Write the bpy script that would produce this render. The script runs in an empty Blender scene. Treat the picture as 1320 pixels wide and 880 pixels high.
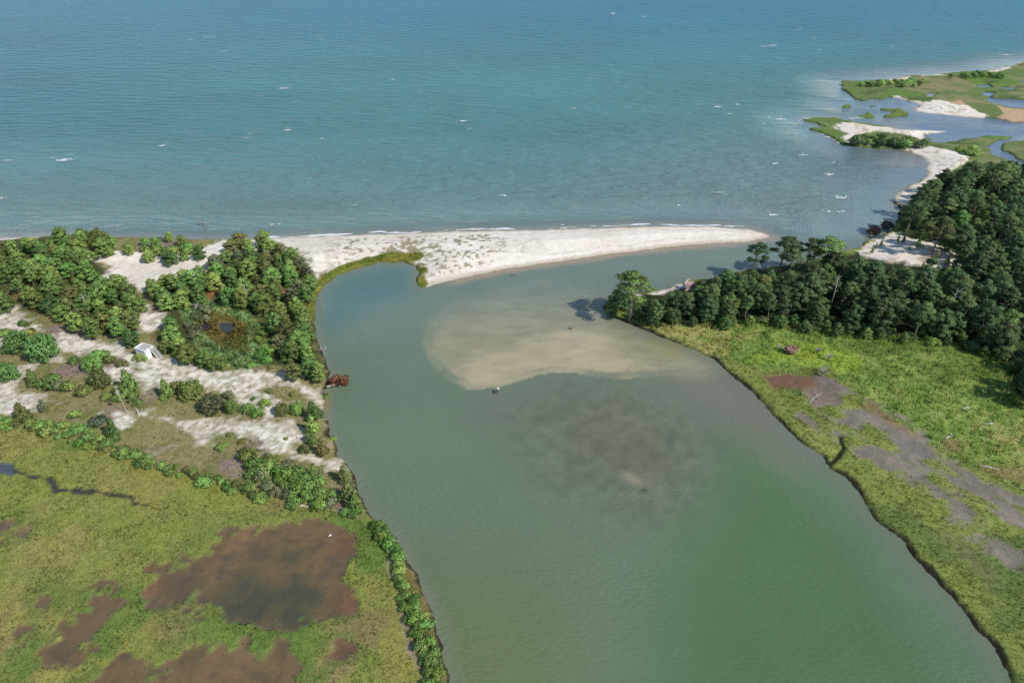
import bpy, math, random
import numpy as np
from mathutils import Vector, Matrix

S = bpy.context.scene
COL = S.collection
R = math.radians
rng = np.random.default_rng(7)
random.seed(7)

# ---------------------------------------------------------------- camera
PITCH, CAMH, FPX = R(33.0), 80.0, 892.0
cam_d = bpy.data.cameras.new('camera'); cam = bpy.data.objects.new('camera', cam_d); COL.objects.link(cam)
cam.location = (0, 0, CAMH); cam.rotation_euler = (R(90) - PITCH, 0, 0)
cam_d.sensor_width = 36.0; cam_d.lens = 36.0 * FPX / 1320.0
cam_d.clip_start = 0.5; cam_d.clip_end = 20000
S.camera = cam

# ---------------------------------------------------------------- sky, sun, exposure
SUN_AZ, SUN_EL = R(124), R(43)
w = bpy.data.worlds.new('World'); S.world = w; w.use_nodes = True
nt = w.node_tree
sky = nt.nodes.new('ShaderNodeTexSky'); sky.sky_type = 'NISHITA'; sky.sun_disc = False
sky.sun_elevation = SUN_EL; sky.sun_rotation = SUN_AZ; sky.altitude = 0; sky.air_density = 1.0; sky.dust_density = 0.1; sky.ozone_density = 1.2
bg = nt.nodes['Background']; bg.inputs['Strength'].default_value = 0.135
nt.links.new(sky.outputs[0], bg.inputs['Color'])
sd_ = bpy.data.lights.new('sun', 'SUN'); sd_.energy = 4.1; sd_.angle = R(0.5); sd_.color = (1.0, 0.95, 0.87)
sun = bpy.data.objects.new('sun', sd_); COL.objects.link(sun)
sdir = Vector((math.sin(SUN_AZ) * math.cos(SUN_EL), math.cos(SUN_AZ) * math.cos(SUN_EL), math.sin(SUN_EL)))
sun.rotation_euler = sdir.to_track_quat('Z', 'Y').to_euler(); sun.location = (0, 0, 200)
S.view_settings.view_transform = 'Standard'; S.view_settings.look = 'None'
S.view_settings.gamma = 1; S.view_settings.exposure = 0.5
S.view_settings.use_curve_mapping = False
EXPO = 1.62      # radiance of a white horizontal ground under this sun, sky and exposure

def lin(c):
    c = np.asarray(c, float) / 255.0
    return np.where(c <= 0.04045, c / 12.92, ((c + 0.055) / 1.055) ** 2.4)
def alb(*c):      # sunlit surface value -> base colour
    return np.clip(lin(c) / EXPO, 0.003, 0.85)

# ---------------------------------------------------------------- survey: ground points seen from the drone's spot
cp, sp_ = math.cos(PITCH), math.sin(PITCH)
def gp(x, y, z=0.0):
    u = (np.asarray(x, float) - 660) / FPX; v = (440 - np.asarray(y, float)) / FPX
    t = (CAMH - z) / (sp_ - v * cp)
    return u * t, (cp + v * sp_) * t
def to_px(X, Y, Z):
    dz = np.asarray(Z, float) - CAMH
    dep = Y * cp - dz * sp_; up = Y * sp_ + dz * cp
    return 660 + FPX * X / dep, 440 - FPX * up / dep
def wpoly(pts):
    a = np.array(pts, float); X, Y = gp(a[:, 0], a[:, 1]); return np.stack([X, Y], 1)

# ---------------------------------------------------------------- noise and polygon fields
def _h(ix, iy, seed):
    n = (ix.astype(np.int64) * 374761393 + iy.astype(np.int64) * 668265263 + seed * 974711) & 0x7fffffff
    n = ((n ^ (n >> 13)) * 1274126177) & 0x7fffffff
    n = n ^ (n >> 16)
    return (n & 0xffff) / 65535.0
def vnoise(x, y, seed=0):
    ix = np.floor(x); iy = np.floor(y); fx = x - ix; fy = y - iy
    fx = fx * fx * (3 - 2 * fx); fy = fy * fy * (3 - 2 * fy)
    a = _h(ix, iy, seed); b = _h(ix + 1, iy, seed); c = _h(ix, iy + 1, seed); d = _h(ix + 1, iy + 1, seed)
    return (a + (b - a) * fx) * (1 - fy) + (c + (d - c) * fx) * fy
def fbm(x, y, size, octv=4, seed=0):
    x = x / size; y = y / size; t = 0; s = 0; a = 1.0
    for o in range(octv):
        t = t + a * (vnoise(x, y, seed + o * 17) - 0.5) * 2; s += a; a *= 0.55
        x, y = x * 1.62 - y * 1.2 + 13.7, x * 1.2 + y * 1.62 - 7.1
    return t / s * 1.6
def sstep(a, b, x):
    t = np.clip((x - a) / (b - a), 0, 1); return t * t * (3 - 2 * t)

class Poly:
    def __init__(self, pts): self.p = wpoly(pts); self.lo = self.p.min(0); self.hi = self.p.max(0)
    def sd(self, x, y, cull=6.0):
        out = np.full(x.shape, -cull)
        m = (x > self.lo[0] - cull) & (x < self.hi[0] + cull) & (y > self.lo[1] - cull) & (y < self.hi[1] + cull)
        if not m.any(): return out
        px, py = x[m], y[m]; d2 = np.full(px.shape, 1e18); ins = np.zeros(px.shape, bool)
        n = len(self.p)
        for i in range(n):
            ax, ay = self.p[i]; bx, by = self.p[(i + 1) % n]
            ex, ey = bx - ax, by - ay; L = ex * ex + ey * ey + 1e-12
            t = np.clip(((px - ax) * ex + (py - ay) * ey) / L, 0, 1)
            d2 = np.minimum(d2, (px - ax - t * ex) ** 2 + (py - ay - t * ey) ** 2)
            if ay != by:
                c = ((ay > py) != (by > py)) & (px < (bx - ax) * (py - ay) / (by - ay) + ax)
                ins ^= c
        d = np.sqrt(d2); out[m] = np.maximum(np.where(ins, d, -d), -cull)
        return out
class Line:      # distance to a polyline
    def __init__(self, pts): self.p = wpoly(pts)
    def dist(self, x, y):
        d2 = np.full(x.shape, 1e18)
        for (ax, ay), (bx, by) in zip(self.p[:-1], self.p[1:]):
            ex, ey = bx - ax, by - ay; L = ex * ex + ey * ey + 1e-12
            t = np.clip(((x - ax) * ex + (y - ay) * ey) / L, 0, 1)
            d2 = np.minimum(d2, (x - ax - t * ex) ** 2 + (y - ay - t * ey) ** 2)
        return np.sqrt(d2)

P = {}
P['left'] = [(-400,300),(-20,307),(60,305),(170,307),(260,309.5),(345,307),(450,303),(560,299),(700,296),(850,291.5),(920,292),(965,295.5),(985,300.5),(992,305),(970,310.5),(930,313),(880,316),(800,325.5),(720,337),(650,347),(600,357),(560,366.5),(546,371),(538,369),(537,360),(541,352),(536,343),(520,337.5),(490,338.5),(460,346),(435,355),(418,367),(409,382),(405,400),(406,430),(413,455),(424,478),(424,494),(416,505),(417,520),(418,535),(424,560),(435,585),(455,612),(462,630),(468,648),(482,668),(500,684),(517,706),(528,730),(540,752),(551,780),(560,805),(570,840),(578,880),(590,930),(600,980),(-900,980)]
P['right'] = [(777,396),(782,386),(800,380),(830,377),(856,374),(872,367),(886,362),(920,360),(960,350),(1010,343),(1050,335),(1085,325),(1108,319),(1112,314),(1128,305),(1140,303),(1150,295),(1158,280),(1160,268),(1152,262),(1157,248),(1170,243),(1182,236),(1192,225),(1196,212),(1190,203),(1180,198),(1164,193.5),(1145,192),(1110,190),(1088,186.5),(1080,182),(1072,176),(1055,172),(1046,167),(1062,164.5),(1045,158),(1034,154.5),(1050,152.5),(1080,153),(1095,156),(1120,160),(1140,163),(1160,166),(1218,169.5),(1197,174),(1195,176),(1205,179),(1190,181),(1208,185),(1235,184),(1240,180),(1255,178),(1290,176),(1308,177.5),(1300,180),(1280,184),(1272,190),(1274,196),(1290,204),(1310,209.5),(1330,215),(1420,222),(1800,240),(2100,500),(2100,980),(1335,980),(1312,900),(1303,875),(1290,845),(1270,820),(1245,790),(1225,765),(1205,745),(1180,720),(1165,697),(1145,682),(1127,668),(1120,652),(1108,632),(1090,613),(1070,602),(1064,590),(1048,578),(1030,567),(1005,545),(985,518),(960,497),(935,475),(920,463),(890,448),(860,437),(830,425),(812,418),(790,408)]
P['creek_bank'] = [(1289,187),(1300,181.5),(1340,181),(1500,188),(1500,225),(1340,213),(1316,207.5),(1298,198)]
P['far'] = [(1083,106),(1090,105),(1120,104.5),(1150,102),(1180,97.5),(1205,96),(1230,94),(1260,92.5),(1280,91),(1298,85),(1320,81),(1420,74),(1600,74),(1600,160),(1320,158),(1298,157),(1281,153.5),(1272,153),(1245,151.5),(1220,148.5),(1200,146.5),(1176,144),(1176,141),(1188,136),(1175,131.5),(1160,127),(1146,125),(1138,128),(1125,127),(1112,130.5),(1105,128.5),(1095,122),(1086,115)]
P['islet_a'] = [(1140,148.5),(1150,144),(1135,142),(1134,139.5),(1150,141),(1158,138),(1165,142),(1174,146),(1173,150),(1155,152),(1141,151)]
P['islet_b'] = [(1107,151.5),(1118,146),(1126,147),(1124,151.5)]
P['islet_c'] = [(1088,136),(1096,134),(1098,138.5),(1088,139)]
P['islet_d'] = [(1120,137),(1128,134.5),(1136,136.5),(1122,138.5)]
LANDS = [Poly(v) for v in P.values()]
LEFT, RIGHT, FAR = LANDS[0], LANDS[1], LANDS[3]
PONDS = [Poly(p) for p in (
    [(1250,122.5),(1266,122.5),(1270,118.6),(1283,120),(1275,125),(1271,131.5),(1285,135),(1304.5,140),(1335,140.5),(1345,132),(1304.5,127.6),(1283,127),(1268,124)],
    [(1257,110),(1273.6,109),(1280,114),(1261,113.5)], [(1290,112),(1310,113),(1304.5,116.7),(1291,115)],
    [(1196,120),(1208,120),(1201.5,125),(1190,125.6),(1176,128.2),(1182,125.6),(1194,124)], [(1310,104),(1340,103),(1340,106),(1312,106)])]
def land_sd(x, y, cull=10.0):
    s = np.full(x.shape, -cull)
    for p in LANDS: s = np.maximum(s, p.sd(x, y, cull))
    s = s + (0.35 * fbm(x, y, 2.2, 3, 5) + 1.3 * fbm(x * 0.6, y, 5.5, 3, 15) * (y > 215)) * sstep(-4, -0.5, s)
    pw = np.full(x.shape, -cull)
    for p in PONDS: pw = np.maximum(pw, p.sd(x, y, cull))
    return np.minimum(s, -pw)

SAND = [  # bare sand patches, blowouts and beaches
 [(-40,398),(0,404),(15,403),(27,415),(24,424),(47,424),(60,435),(76,442),(78,458),(95,473),(76,476),(64,465),(69,451),(45,436),(42,429),(30,436),(16,435),(9,451),(-40,456)],
 [(76,434),(95,440),(127,443),(142,449),(164,456),(169,462),(182,467),(200,464),(230,467),(246,474),(246,490),(230,494),(209,505),(190,503),(182,500),(171,487),(193,484),(164,473),(138,460),(118,460),(91,462),(78,455)],
 [(-40,496),(0,496),(22,480),(44,475),(36,491),(24,502),(31,511),(56,518),(51,531),(31,540),(0,535),(-40,533)],
 [(131,480),(164,478),(173,491),(200,504),(195,508),(170,500),(142,495)], [(138,540),(164,537),(180,543),(170,552),(156,560),(148,551)],
 [(185,540),(210,541),(230,545),(251,549),(300,549),(333,545),(370,553),(394,561),(396,572),(380,574),(374,582),(394,590),(435,600),(438,610),(406,598),(384,594),(343,580),(320,572),(300,563),(271,561),(275,586),(263,586),(251,563),(226,555)],
 [(210,464),(246,473),(274,484),(337,484),(374,485),(395,498),(417,505),(418,524),(405,522),(392,511),(366,495),(350,498),(334,517),(312,517),(286,509),(261,505),(228,496),(210,487)],
 [(320,512),(345,512),(352,530),(362,540),(330,540),(310,520)], [(395,505),(408,503),(420,512),(421,545),(410,530)],
 [(112,322),(129,331),(190,332),(215,337),(262,338),(262,325),(290,309),(345,306),(345,320),(302,336),(285,345),(255,362),(215,360),(200,372),(190,385),(170,372),(145,362),(138,350),(125,338)],
 [(171,415),(178,405),(191,402),(215,411),(209,424),(196,433),(182,436),(178,422)],
 [(-60,303),(30,303),(60,303),(40,310),(-60,312)],
 [(325,310),(345,300),(1000,285),(1000,325),(552,376),(545,364),(552,346),(540,334),(520,333),(470,336),(430,347),(408,362),(400,352),(398,340),(385,330),(350,317)],
 [(1105,320),(1125,310),(1150,300),(1162,306),(1200,315),(1232,325),(1248,334),(1235,347),(1190,348),(1140,340),(1110,332)],
 [(1150,256),(1160,245),(1180,236),(1192,224),(1195,210),(1186,200),(1160,193),(1150,190.5),(1200,192),(1225,197),(1250,205),(1246,213),(1225,218),(1205,235),(1190,248),(1175,262),(1155,268)],
 [(1075,163),(1100,161),(1130,165),(1160,166),(1225,169),(1195,174),(1188,180),(1160,175),(1130,172),(1110,173),(1100,182),(1112,187),(1136,189),(1095,187),(1088,181),(1095,176),(1083,170)],
 [(826,382),(850,376),(872,368.5),(886,365),(882,373),(850,382)],
 [(1145,124),(1160,126),(1173,131),(1189,133),(1201,131.5),(1222,135),(1240,139),(1253,144),(1275,152.5),(1247,154),(1214,150),(1174,147),(1174,141),(1184,136.5),(1170,132)],
 [(1276,94),(1281,90),(1298,84),(1312,82),(1302,88.5),(1290,93)], [(1180,96),(1206,95),(1213,98),(1190,99.5)], [(1140,103),(1172,99),(1170,102.5),(1150,105)]]
SAND = [Poly(p) for p in SAND]
TAN = [Poly(p) for p in ([(1223,133.5),(1237.5,131.5),(1249,138.5),(1240,139)], [(1279,154),(1294,149.5),(1284,138),(1304,141.5),(1345,142),(1345,160),(1298,158)])]
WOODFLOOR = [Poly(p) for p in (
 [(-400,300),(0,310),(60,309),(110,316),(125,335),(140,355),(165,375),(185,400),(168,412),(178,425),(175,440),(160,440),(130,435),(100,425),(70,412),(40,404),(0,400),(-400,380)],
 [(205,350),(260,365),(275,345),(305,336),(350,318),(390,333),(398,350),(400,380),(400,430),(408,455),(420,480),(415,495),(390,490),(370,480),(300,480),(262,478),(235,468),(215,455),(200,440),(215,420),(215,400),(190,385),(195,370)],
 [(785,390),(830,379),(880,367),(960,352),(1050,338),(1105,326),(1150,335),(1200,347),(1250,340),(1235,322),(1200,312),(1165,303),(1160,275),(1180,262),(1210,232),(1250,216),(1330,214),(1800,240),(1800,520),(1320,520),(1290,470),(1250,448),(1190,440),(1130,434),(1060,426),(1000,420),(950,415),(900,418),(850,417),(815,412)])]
MARSH_L = Poly([(-400,480),(0,545),(48,559),(93,569),(120,578),(160,596),(208,607),(230,615),(271,621),(304,631),(343,641),(384,653),(414,655),(445,663),(470,672),(487,684),(502,706),(510,735),(514,760),(518,787),(520,810),(530,835),(540,860),(552,885),(575,980),(-900,980),(-900,600)])
BANK_L = Poly([(505,700),(520,712),(532,738),(548,770),(560,812),(572,860),(580,890),(566,890),(555,850),(540,800),(528,765),(515,730)])
BARE_L = [Poly(p) for p in ([(517,787),(537,790),(532,797),(540,812),(536,816),(526,803),(528,822),(534,838),(544,862),(548,876),(538,862),(526,838),(520,812)], [(499,730),(508,736),(516,752),(519,768),(513,760),(507,748),(498,740)])]
PANS = [Poly(p) for p in (
 [(283,689),(321,684),(345,678),(370,670),(395,671),(433,678),(457,692),(460,703),(452,730),(460,760),(468,782),(455,798),(422,806),(384,813),(340,813),(315,804),(294,801),(280,797),(240,800),(225,785),(207,785),(192,780),(190,755),(172,737),(180,727),(225,721),(265,712),(275,692)],
 [(95,792),(122,795),(117,760),(135,747),(150,742),(160,760),(142,775),(162,782),(150,800),(127,820),(120,835),(122,858),(112,864),(72,867),(48,847),(67,830),(82,807)],
 [(125,872),(140,857),(160,832),(175,835),(190,857),(200,865),(230,840),(260,830),(300,832),(321,828),(326,845),(345,850),(359,831),(373,828),(375,847),(397,861),(386,874),(427,880),(470,940),(100,940),(110,890)],
 [(405,864),(411,850),(438,825),(454,828),(460,845),(433,855)],
 [(-40,684),(0,680),(20,677),(37,682),(32,692),(10,701),(-40,704)], [(45,772),(62,770),(70,785),(60,795),(48,790)], [(15,808),(35,803),(42,815),(28,830),(12,828)])]
PAN_DARK = [Poly(p) for p in ([(288,744),(335,735),(340,749),(384,749),(408,757),(411,776),(395,804),(335,812),(296,793),(265,790),(280,760)], [(335,720),(365,712),(384,720),(378,726),(340,724)])]
PAN_RED = [Poly(p) for p in ([(455,749),(462,760),(470,784),(444,797),(438,780),(441,768)], [(400,866),(411,848),(438,823),(456,826),(462,846),(433,857)], [(440,690),(460,700),(452,725),(440,720)], [(176,735),(200,735),(215,760),(195,762)])]
REDS_R = Poly([(974,488),(1011,484),(1075,491),(1090,504),(1080,519),(1053,524),(1027,503),(995,506)])
MUDS_R = [Poly(p) for p in ([(1042,500),(1070,497),(1084,506),(1074,519),(1055,523)], [(1040,542),(1078,538),(1104,539),(1115,551),(1110,564),(1090,557),(1078,566),(1059,558)],
 [(1125,528),(1145,541),(1164,551),(1186,567),(1205,583),(1234,605),(1266,628),(1330,654),(1400,690),(1400,720),(1325,688),(1298,669),(1266,650),(1228,640),(1215,617),(1186,609),(1165,590),(1140,562),(1120,550)],
 [(1104,583),(1129,586),(1139,596),(1167,602),(1150,607),(1120,596)], [(1221,656),(1244,656),(1250,668),(1228,671)], [(1270,700),(1310,712),(1330,735),(1300,728)], [(1165,600),(1195,612),(1215,640),(1190,640)])]
REEDS_R = Poly([(826,424),(860,436),(895,448),(925,466),(950,470),(985,480),(1040,478),(1075,488),(1100,500),(1118,520),(1140,542),(1180,568),(1215,588),(1250,606),(1290,622),(1340,648),(1800,800),(1800,480),(1330,480),(1290,452),(1250,445),(1190,436),(1130,430),(1060,422),(1000,414),(930,410),(870,412),(835,412)])
BRIGHT_R = Poly([(975,462),(1000,450),(1043,448),(1078,453),(1108,470),(1106,483),(1088,482),(1072,478),(1040,475),(1005,471),(964,470)])
TAN_R = [Poly(p) for p in ([(1105,525),(1122,522),(1150,543),(1185,562),(1180,570),(1150,552),(1125,538)], [(1208,572),(1218,566),(1236,574),(1232,586),(1216,584)], [(1255,600),(1290,605),(1335,616),(1335,636),(1300,624),(1262,612)])]
BROWN_R = Poly([(1200,680),(1240,690),(1262,715),(1292,752),(1275,760),(1240,735),(1205,705)])
REEDS_POND = Poly([(225,395),(246,388),(265,392),(300,402),(325,408),(332,425),(328,442),(345,462),(352,474),(320,482),(290,478),(262,462),(250,440),(240,420)])
BROWN_POND = Poly([(262,405),(300,412),(322,420),(318,436),(326,460),(312,462),(285,452),(268,436),(256,428),(258,415)])
POND = [Poly(p) for p in ([(255,424),(266,419.5),(275,425),(268,431),(257,430)], [(283,420),(303,420),(299,434),(293,434),(285,427)])]
FRINGE = Poly([(398,400),(404,372),(416,357),(440,344),(470,335),(500,328),(545,328),(550,333),(541,337),(520,340),(490,341),(460,348),(436,357),(420,369),(411,384),(408,402),(406,432),(402,430)])
TUFTS = [Poly(p) for p in ([(538,347),(550,346),(552,353),(541,355)], [(537,359),(548,357),(552,366),(545,373),(538,371)])]
FARGREEN = [Poly(p) for p in ([(1034,154),(1080,152),(1108,157),(1082,162),(1066,166),(1046,159)], [(1046,166),(1066,167),(1086,176),(1080,182),(1056,173)], [(1076,183),(1092,187),(1130,189),(1150,191),(1145,194),(1090,189)], [(1083,106),(1120,103),(1110,112),(1112,124),(1112,131),(1095,122)])]
CREEK_L = Line([(-30,602),(17,608),(25,613),(48,619),(64,621),(71,628),(75,636),(87,635),(97,636),(108,637),(124,637),(135,638),(150,642),(170,644),(174,652),(191,655)])
CREEK_R = Line([(1066,603),(1078,593),(1087,580),(1082,566)])

def mix(c, col, m): return c + (np.asarray(col) - c) * m[:, None]
def anyp(ps, x, y, cull=6.0):
    s = np.full(x.shape, -cull)
    for p in ps: s = np.maximum(s, p.sd(x, y, cull))
    return s

def field(x, y):
    """ground cover at (x, y): base colour, wetness, grass height, grass density, height of the ground"""
    N = x.shape[0]
    n1 = fbm(x, y, 14, 4, 1); n2 = fbm(x, y, 4, 4, 2); n3 = fbm(x, y, 1.3, 3, 3); n4 = fbm(x, y, 30, 3, 4)
    s = land_sd(x, y, 30.0)
    far = sstep(205, 230, y)
    left = LEFT.sd(x, y, 3.0) > -3.0
    wet = np.zeros(N); gh = np.full(N, 0.25); gd = np.full(N, 0.5)
    # dune grass (left) and salt marsh (right, far)
    dune = mix(np.tile(alb(146,138,94), (N, 1)), alb(122,124,66), sstep(-0.5, 0.6, n2 + 0.5 * n1))
    dune = mix(dune, alb(166,152,128), sstep(0.25, 0.8, n2 * 0.7 + n3 * 0.5))
    dune = mix(dune, alb(148,128,115), sstep(0.35, 0.8, n1 - 0.2 * n3))
    rm = mix(np.tile(alb(104,112,48), (N, 1)), alb(120,122,58), sstep(-0.2, 0.9, n2 + 0.4 * n3))
    rm = mix(rm, alb(84,98,44), sstep(0.1, 0.8, -n1 + 0.4 * n2)) * 1.8 * np.array([0.93, 0.95, 1.2])
    fm = mix(np.tile(alb(110,126,74), (N, 1)), alb(142,138,98), sstep(-0.1, 0.7, n1 + 0.4 * n2))
    fm = mix(fm, alb(104,132,64), sstep(0.2, 0.7, n4 - 0.2 * n2)); fm = mix(fm, alb(84,98,58), 0.8 * sstep(0.3, 0.8, fbm(x * 0.5, y, 5, 3, 45)))
    c = np.where(left[:, None], dune, rm); c = mix(c, fm, np.where(left, 0.0, far))
    gd = np.where(left, 0.35, 0.9); gh = np.where(left, 0.3, 0.4)
    # left marsh
    m = sstep(-0.6, 0.8, MARSH_L.sd(x, y) + 0.9 * n2)
    ml = mix(np.tile(alb(136,134,70), (N, 1)), alb(122,132,62), sstep(-0.5, 0.6, n1 + 0.3 * n2))
    ml = mix(ml, alb(146,138,80), sstep(0.1, 0.8, n4 * 0.8 + n2 * 0.5))
    ml = mix(ml, alb(100,124,56), sstep(0.3, 0.9, fbm(x, y, 18, 4, 41)))
    ml = mix(ml, alb(132,116,80), 0.8 * sstep(0.3, 0.9, fbm(x, y, 11, 4, 44)))
    ml = ml * 1.2
    px, py = to_px(x, y, 0)
    ml = mix(ml, alb(112,130,64), 0.8 * sstep(690, 790, py) * sstep(-0.6, 0.6, n2 + n1))
    c = mix(c, ml, m); gd = gd + (0.95 - gd) * m; gh = gh + (0.25 - gh) * m
    # marsh rim below the thicket
    pans = anyp(PANS, x, y)
    ring = sstep(-5, -0.5, pans) * m
    c = mix(c, alb(96,122,56), ring * 0.55 * sstep(-0.4, 0.5, n2 + 0.3))
    pm = sstep(-0.35, 0.4, pans + 1.1 * n2 + 0.9 * n3 - 0.1)
    isl = sstep(0.42, 0.62, fbm(x, y, 2.4, 4, 61)) * sstep(4.0, 0.5, pans + 2 * n1)
    pm = pm * (1 - isl)
    pc = mix(np.tile(alb(110,93,60), (N, 1)), alb(120,99,67), sstep(-0.3, 0.7, n1 + 0.4 * n2))
    pc = mix(pc, alb(100,84,64), sstep(0.0, 0.8, -n1 + 0.5 * n2))
    pc = mix(pc, alb(118,96,64), sstep(0.1, 0.8, n4 + 0.4 * n2))
    pc = mix(pc, alb(136,108,74), 0.8 * sstep(0.0, 0.8, fbm(x, y * 0.6, 5, 4, 73))); pc = mix(pc, alb(92,78,58), 0.6 * sstep(0.2, 0.8, fbm(x, y, 1.5, 3, 74)))
    pc = mix(pc, mix(np.tile(alb(94,86,58), (N, 1)), alb(78,78,58), sstep(-0.5, 0.6, n2 + n3 * 0.4)), sstep(-2.0, 2.0, anyp(PAN_DARK, x, y) + 1.4 * n2))
    pc = mix(pc, alb(124,84,58), 0.7 * sstep(-1.6, 1.6, anyp(PAN_RED, x, y) + 1.0 * n2))
    pc = mix(pc, alb(98,84,64), 0.6 * sstep(0.45, 0.9, fbm(x, y, 2.6, 3, 71)))
    c = mix(c, pc, pm); wet = np.maximum(wet, pm * 0.9); gd *= 1 - pm
    # left bank strip
    bk = sstep(-0.5, 0.6, BANK_L.sd(x, y) + 0.5 * n2)
    c = mix(c, alb(122,110,66), bk); gd = gd * (1 - 0.4 * bk)
    br = sstep(-0.3, 0.3, anyp(BARE_L, x, y) + 0.45 * n3 + 0.2 * n2)
    c = mix(c, alb(158,142,118), br); gd *= 1 - br
    cr = CREEK_L.dist(x, y) + 0.25 * n3
    cw = np.where(px < 20, 1.0, np.where((px > 62) & (px < 78) | (px > 95) & (px < 125), 0.45, 0.17))
    cm = sstep(cw + 0.25, cw - 0.05, cr)
    c = mix(c, np.where((px < 18)[:, None], alb(84,88,98), alb(66,62,44)), cm); wet = np.maximum(wet, cm); gd *= 1 - cm
    # right marsh
    rr = REEDS_R.sd(x, y); rd = sstep(-0.8, 0.8, rr + 0.8 * n2)
    rc = mix(np.tile(alb(92,120,60), (N, 1)), alb(112,132,76), sstep(-0.2, 0.7, n2 + 0.3 * n1))
    rc = mix(rc, alb(84,108,54), sstep(0.1, 0.8, n1 - 0.3 * n2)); rc = mix(rc, alb(136,136,90), 0.6 * sstep(0.6, 1.0, n4 + 0.5 * n3))
    rc = rc * np.array([1.95, 1.65, 1.5]); c = mix(c, rc, rd); gh = gh + (0.85 - gh) * rd
    bb = sstep(-1.6, 1.4, BRIGHT_R.sd(x, y) + 1.6 * n2)
    c = mix(c, alb(150,170,68), bb * 0.9); gh = gh + (0.7 - gh) * bb
    ua, va = 0.65 * x - 0.76 * y, 0.76 * x + 0.65 * y; ns = fbm(ua * 0.35, va, 3.0, 4, 83)     # flats drawn out along the bank
    mud = np.maximum(anyp(MUDS_R, x, y), np.full(N, -6.0)); md = sstep(-0.9, 0.9, mud + 0.7 + 2.0 * ns + 0.8 * n3)
    md = md * (1 - 0.85 * sstep(0.12, 0.5, fbm(ua * 0.4, va, 2.4, 4, 81)))
    c = mix(c, mix(np.tile(alb(142,131,117), (N, 1)), alb(126,117,106), sstep(-0.4, 0.4, n2)), md); wet = np.maximum(wet, 0.2 * md); gd *= 1 - md
    rs = sstep(-1.0, 1.2, REDS_R.sd(x, y) + 1.2 * n2 + 0.8 * n3)
    c = mix(c, mix(np.tile(alb(122,90,72), (N, 1)), alb(112,98,90), sstep(0, 0.5, n2 + 0.04 * (px - 1050))), rs * (1 - 0.6 * md)); gd *= 1 - rs; wet = np.maximum(wet, rs * 0.2)
    tm = sstep(-0.5, 0.5, anyp(TAN_R, x, y) + 0.8 * n2)
    c = mix(c, alb(140,120,80), tm * 0.7); gh = gh - (gh - 0.4) * tm
    bm = sstep(-1.5, 2.0, BROWN_R.sd(x, y) + 1.5 * n2); c = mix(c, alb(122,114,82), bm * 0.7); gd *= 1 - 0.5 * bm
    c2 = sstep(0.5, 0.25, CREEK_R.dist(x, y)); c = mix(c, alb(48,50,34), c2); gd *= 1 - c2
    # far greens
    fg = sstep(-0.6, 1.0, anyp(FARGREEN, x, y) + n2); c = mix(c, alb(106,128,66), fg * 0.8)
    ic = sstep(-0.5, 0.5, anyp(LANDS[4:], x, y)); c = mix(c, alb(110,130,62), ic)
    # woods floor
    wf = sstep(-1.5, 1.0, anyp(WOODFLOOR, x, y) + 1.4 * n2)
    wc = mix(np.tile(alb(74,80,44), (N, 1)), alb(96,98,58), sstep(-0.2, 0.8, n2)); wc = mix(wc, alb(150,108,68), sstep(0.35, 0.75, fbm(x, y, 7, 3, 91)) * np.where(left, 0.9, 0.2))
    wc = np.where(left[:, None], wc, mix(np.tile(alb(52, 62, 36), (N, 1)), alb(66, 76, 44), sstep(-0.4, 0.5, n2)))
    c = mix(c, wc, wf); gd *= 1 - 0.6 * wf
    # sand
    sp = anyp(SAND, x, y); sm = sstep(-0.9, 1.1, sp + 0.25 + 1.7 * n2 + 1.0 * n3)
    n5 = fbm(x, y * 0.8, 0.7, 3, 6)
    inner = sstep(-0.25, 0.5, n2 * 0.4 + n3 * 0.35 + n5 * 0.75) * (px < 440) * sstep(345, 420, py)
    sm = sm * (1 - 0.6 * inner)
    sc = mix(np.tile(alb(234,222,205), (N, 1)), alb(246,237,222), sstep(-0.5, 0.6, n1 + n3 * 0.3))
    sc = mix(sc, alb(204,190,170), 0.5 * sstep(0.0, 0.5, 0.35 * fbm(x, y, 2.4, 3, 8) + 0.8 * fbm(x, y, 0.8, 2, 9)) * (px < 440))
    sc = mix(sc, alb(196,180,158), sstep(2.2, 0.3, s) * (y > 100) * 0.8)
    c = mix(c, sc, sm); gd *= 1 - 0.6 * sm * (px < 440) - sm * (px >= 440)
    spk = sstep(0.25, 0.5, fbm(x, y, 1.0, 3, 101) + 0.45 * fbm(x, y, 9, 2, 102) + 0.2 * sstep(640, 480, px)) * sm * sstep(410, 450, px) * sstep(720, 620, px) * (py < 380) * sstep(2.0, 4.0, s)
    c = mix(c, alb(142,132,100), spk * 0.85)
    spr = sstep(0.2, 0.5, fbm(x, y, 1.8, 3, 103) + 0.4 * n2) * sm * (px > 1100) * sstep(2, 4, s); c = mix(c, alb(160,144,116), spr * 0.6)
    wl = sstep(0.55, 0.2, np.abs(s - 3.4 - 0.8 * n2)) * sm * (py < 330) * sstep(-0.2, 0.4, n1 + n3); c = mix(c, alb(186,172,150), wl * 0.5)
    tn = sstep(-0.5, 0.6, anyp(TAN, x, y) + 0.7 * n2); c = mix(c, alb(196,166,132), tn); gd *= 1 - tn
    fr = sstep(-0.3, 0.4, np.maximum(FRINGE.sd(x, y), anyp(TUFTS, x, y)) + 0.5 * n2); c = mix(c, mix(np.tile(alb(132,132,54), (N, 1)), alb(106,118,48), sstep(0, 0.5, n2)), fr); gd = gd + (0.9 - gd) * fr
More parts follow.
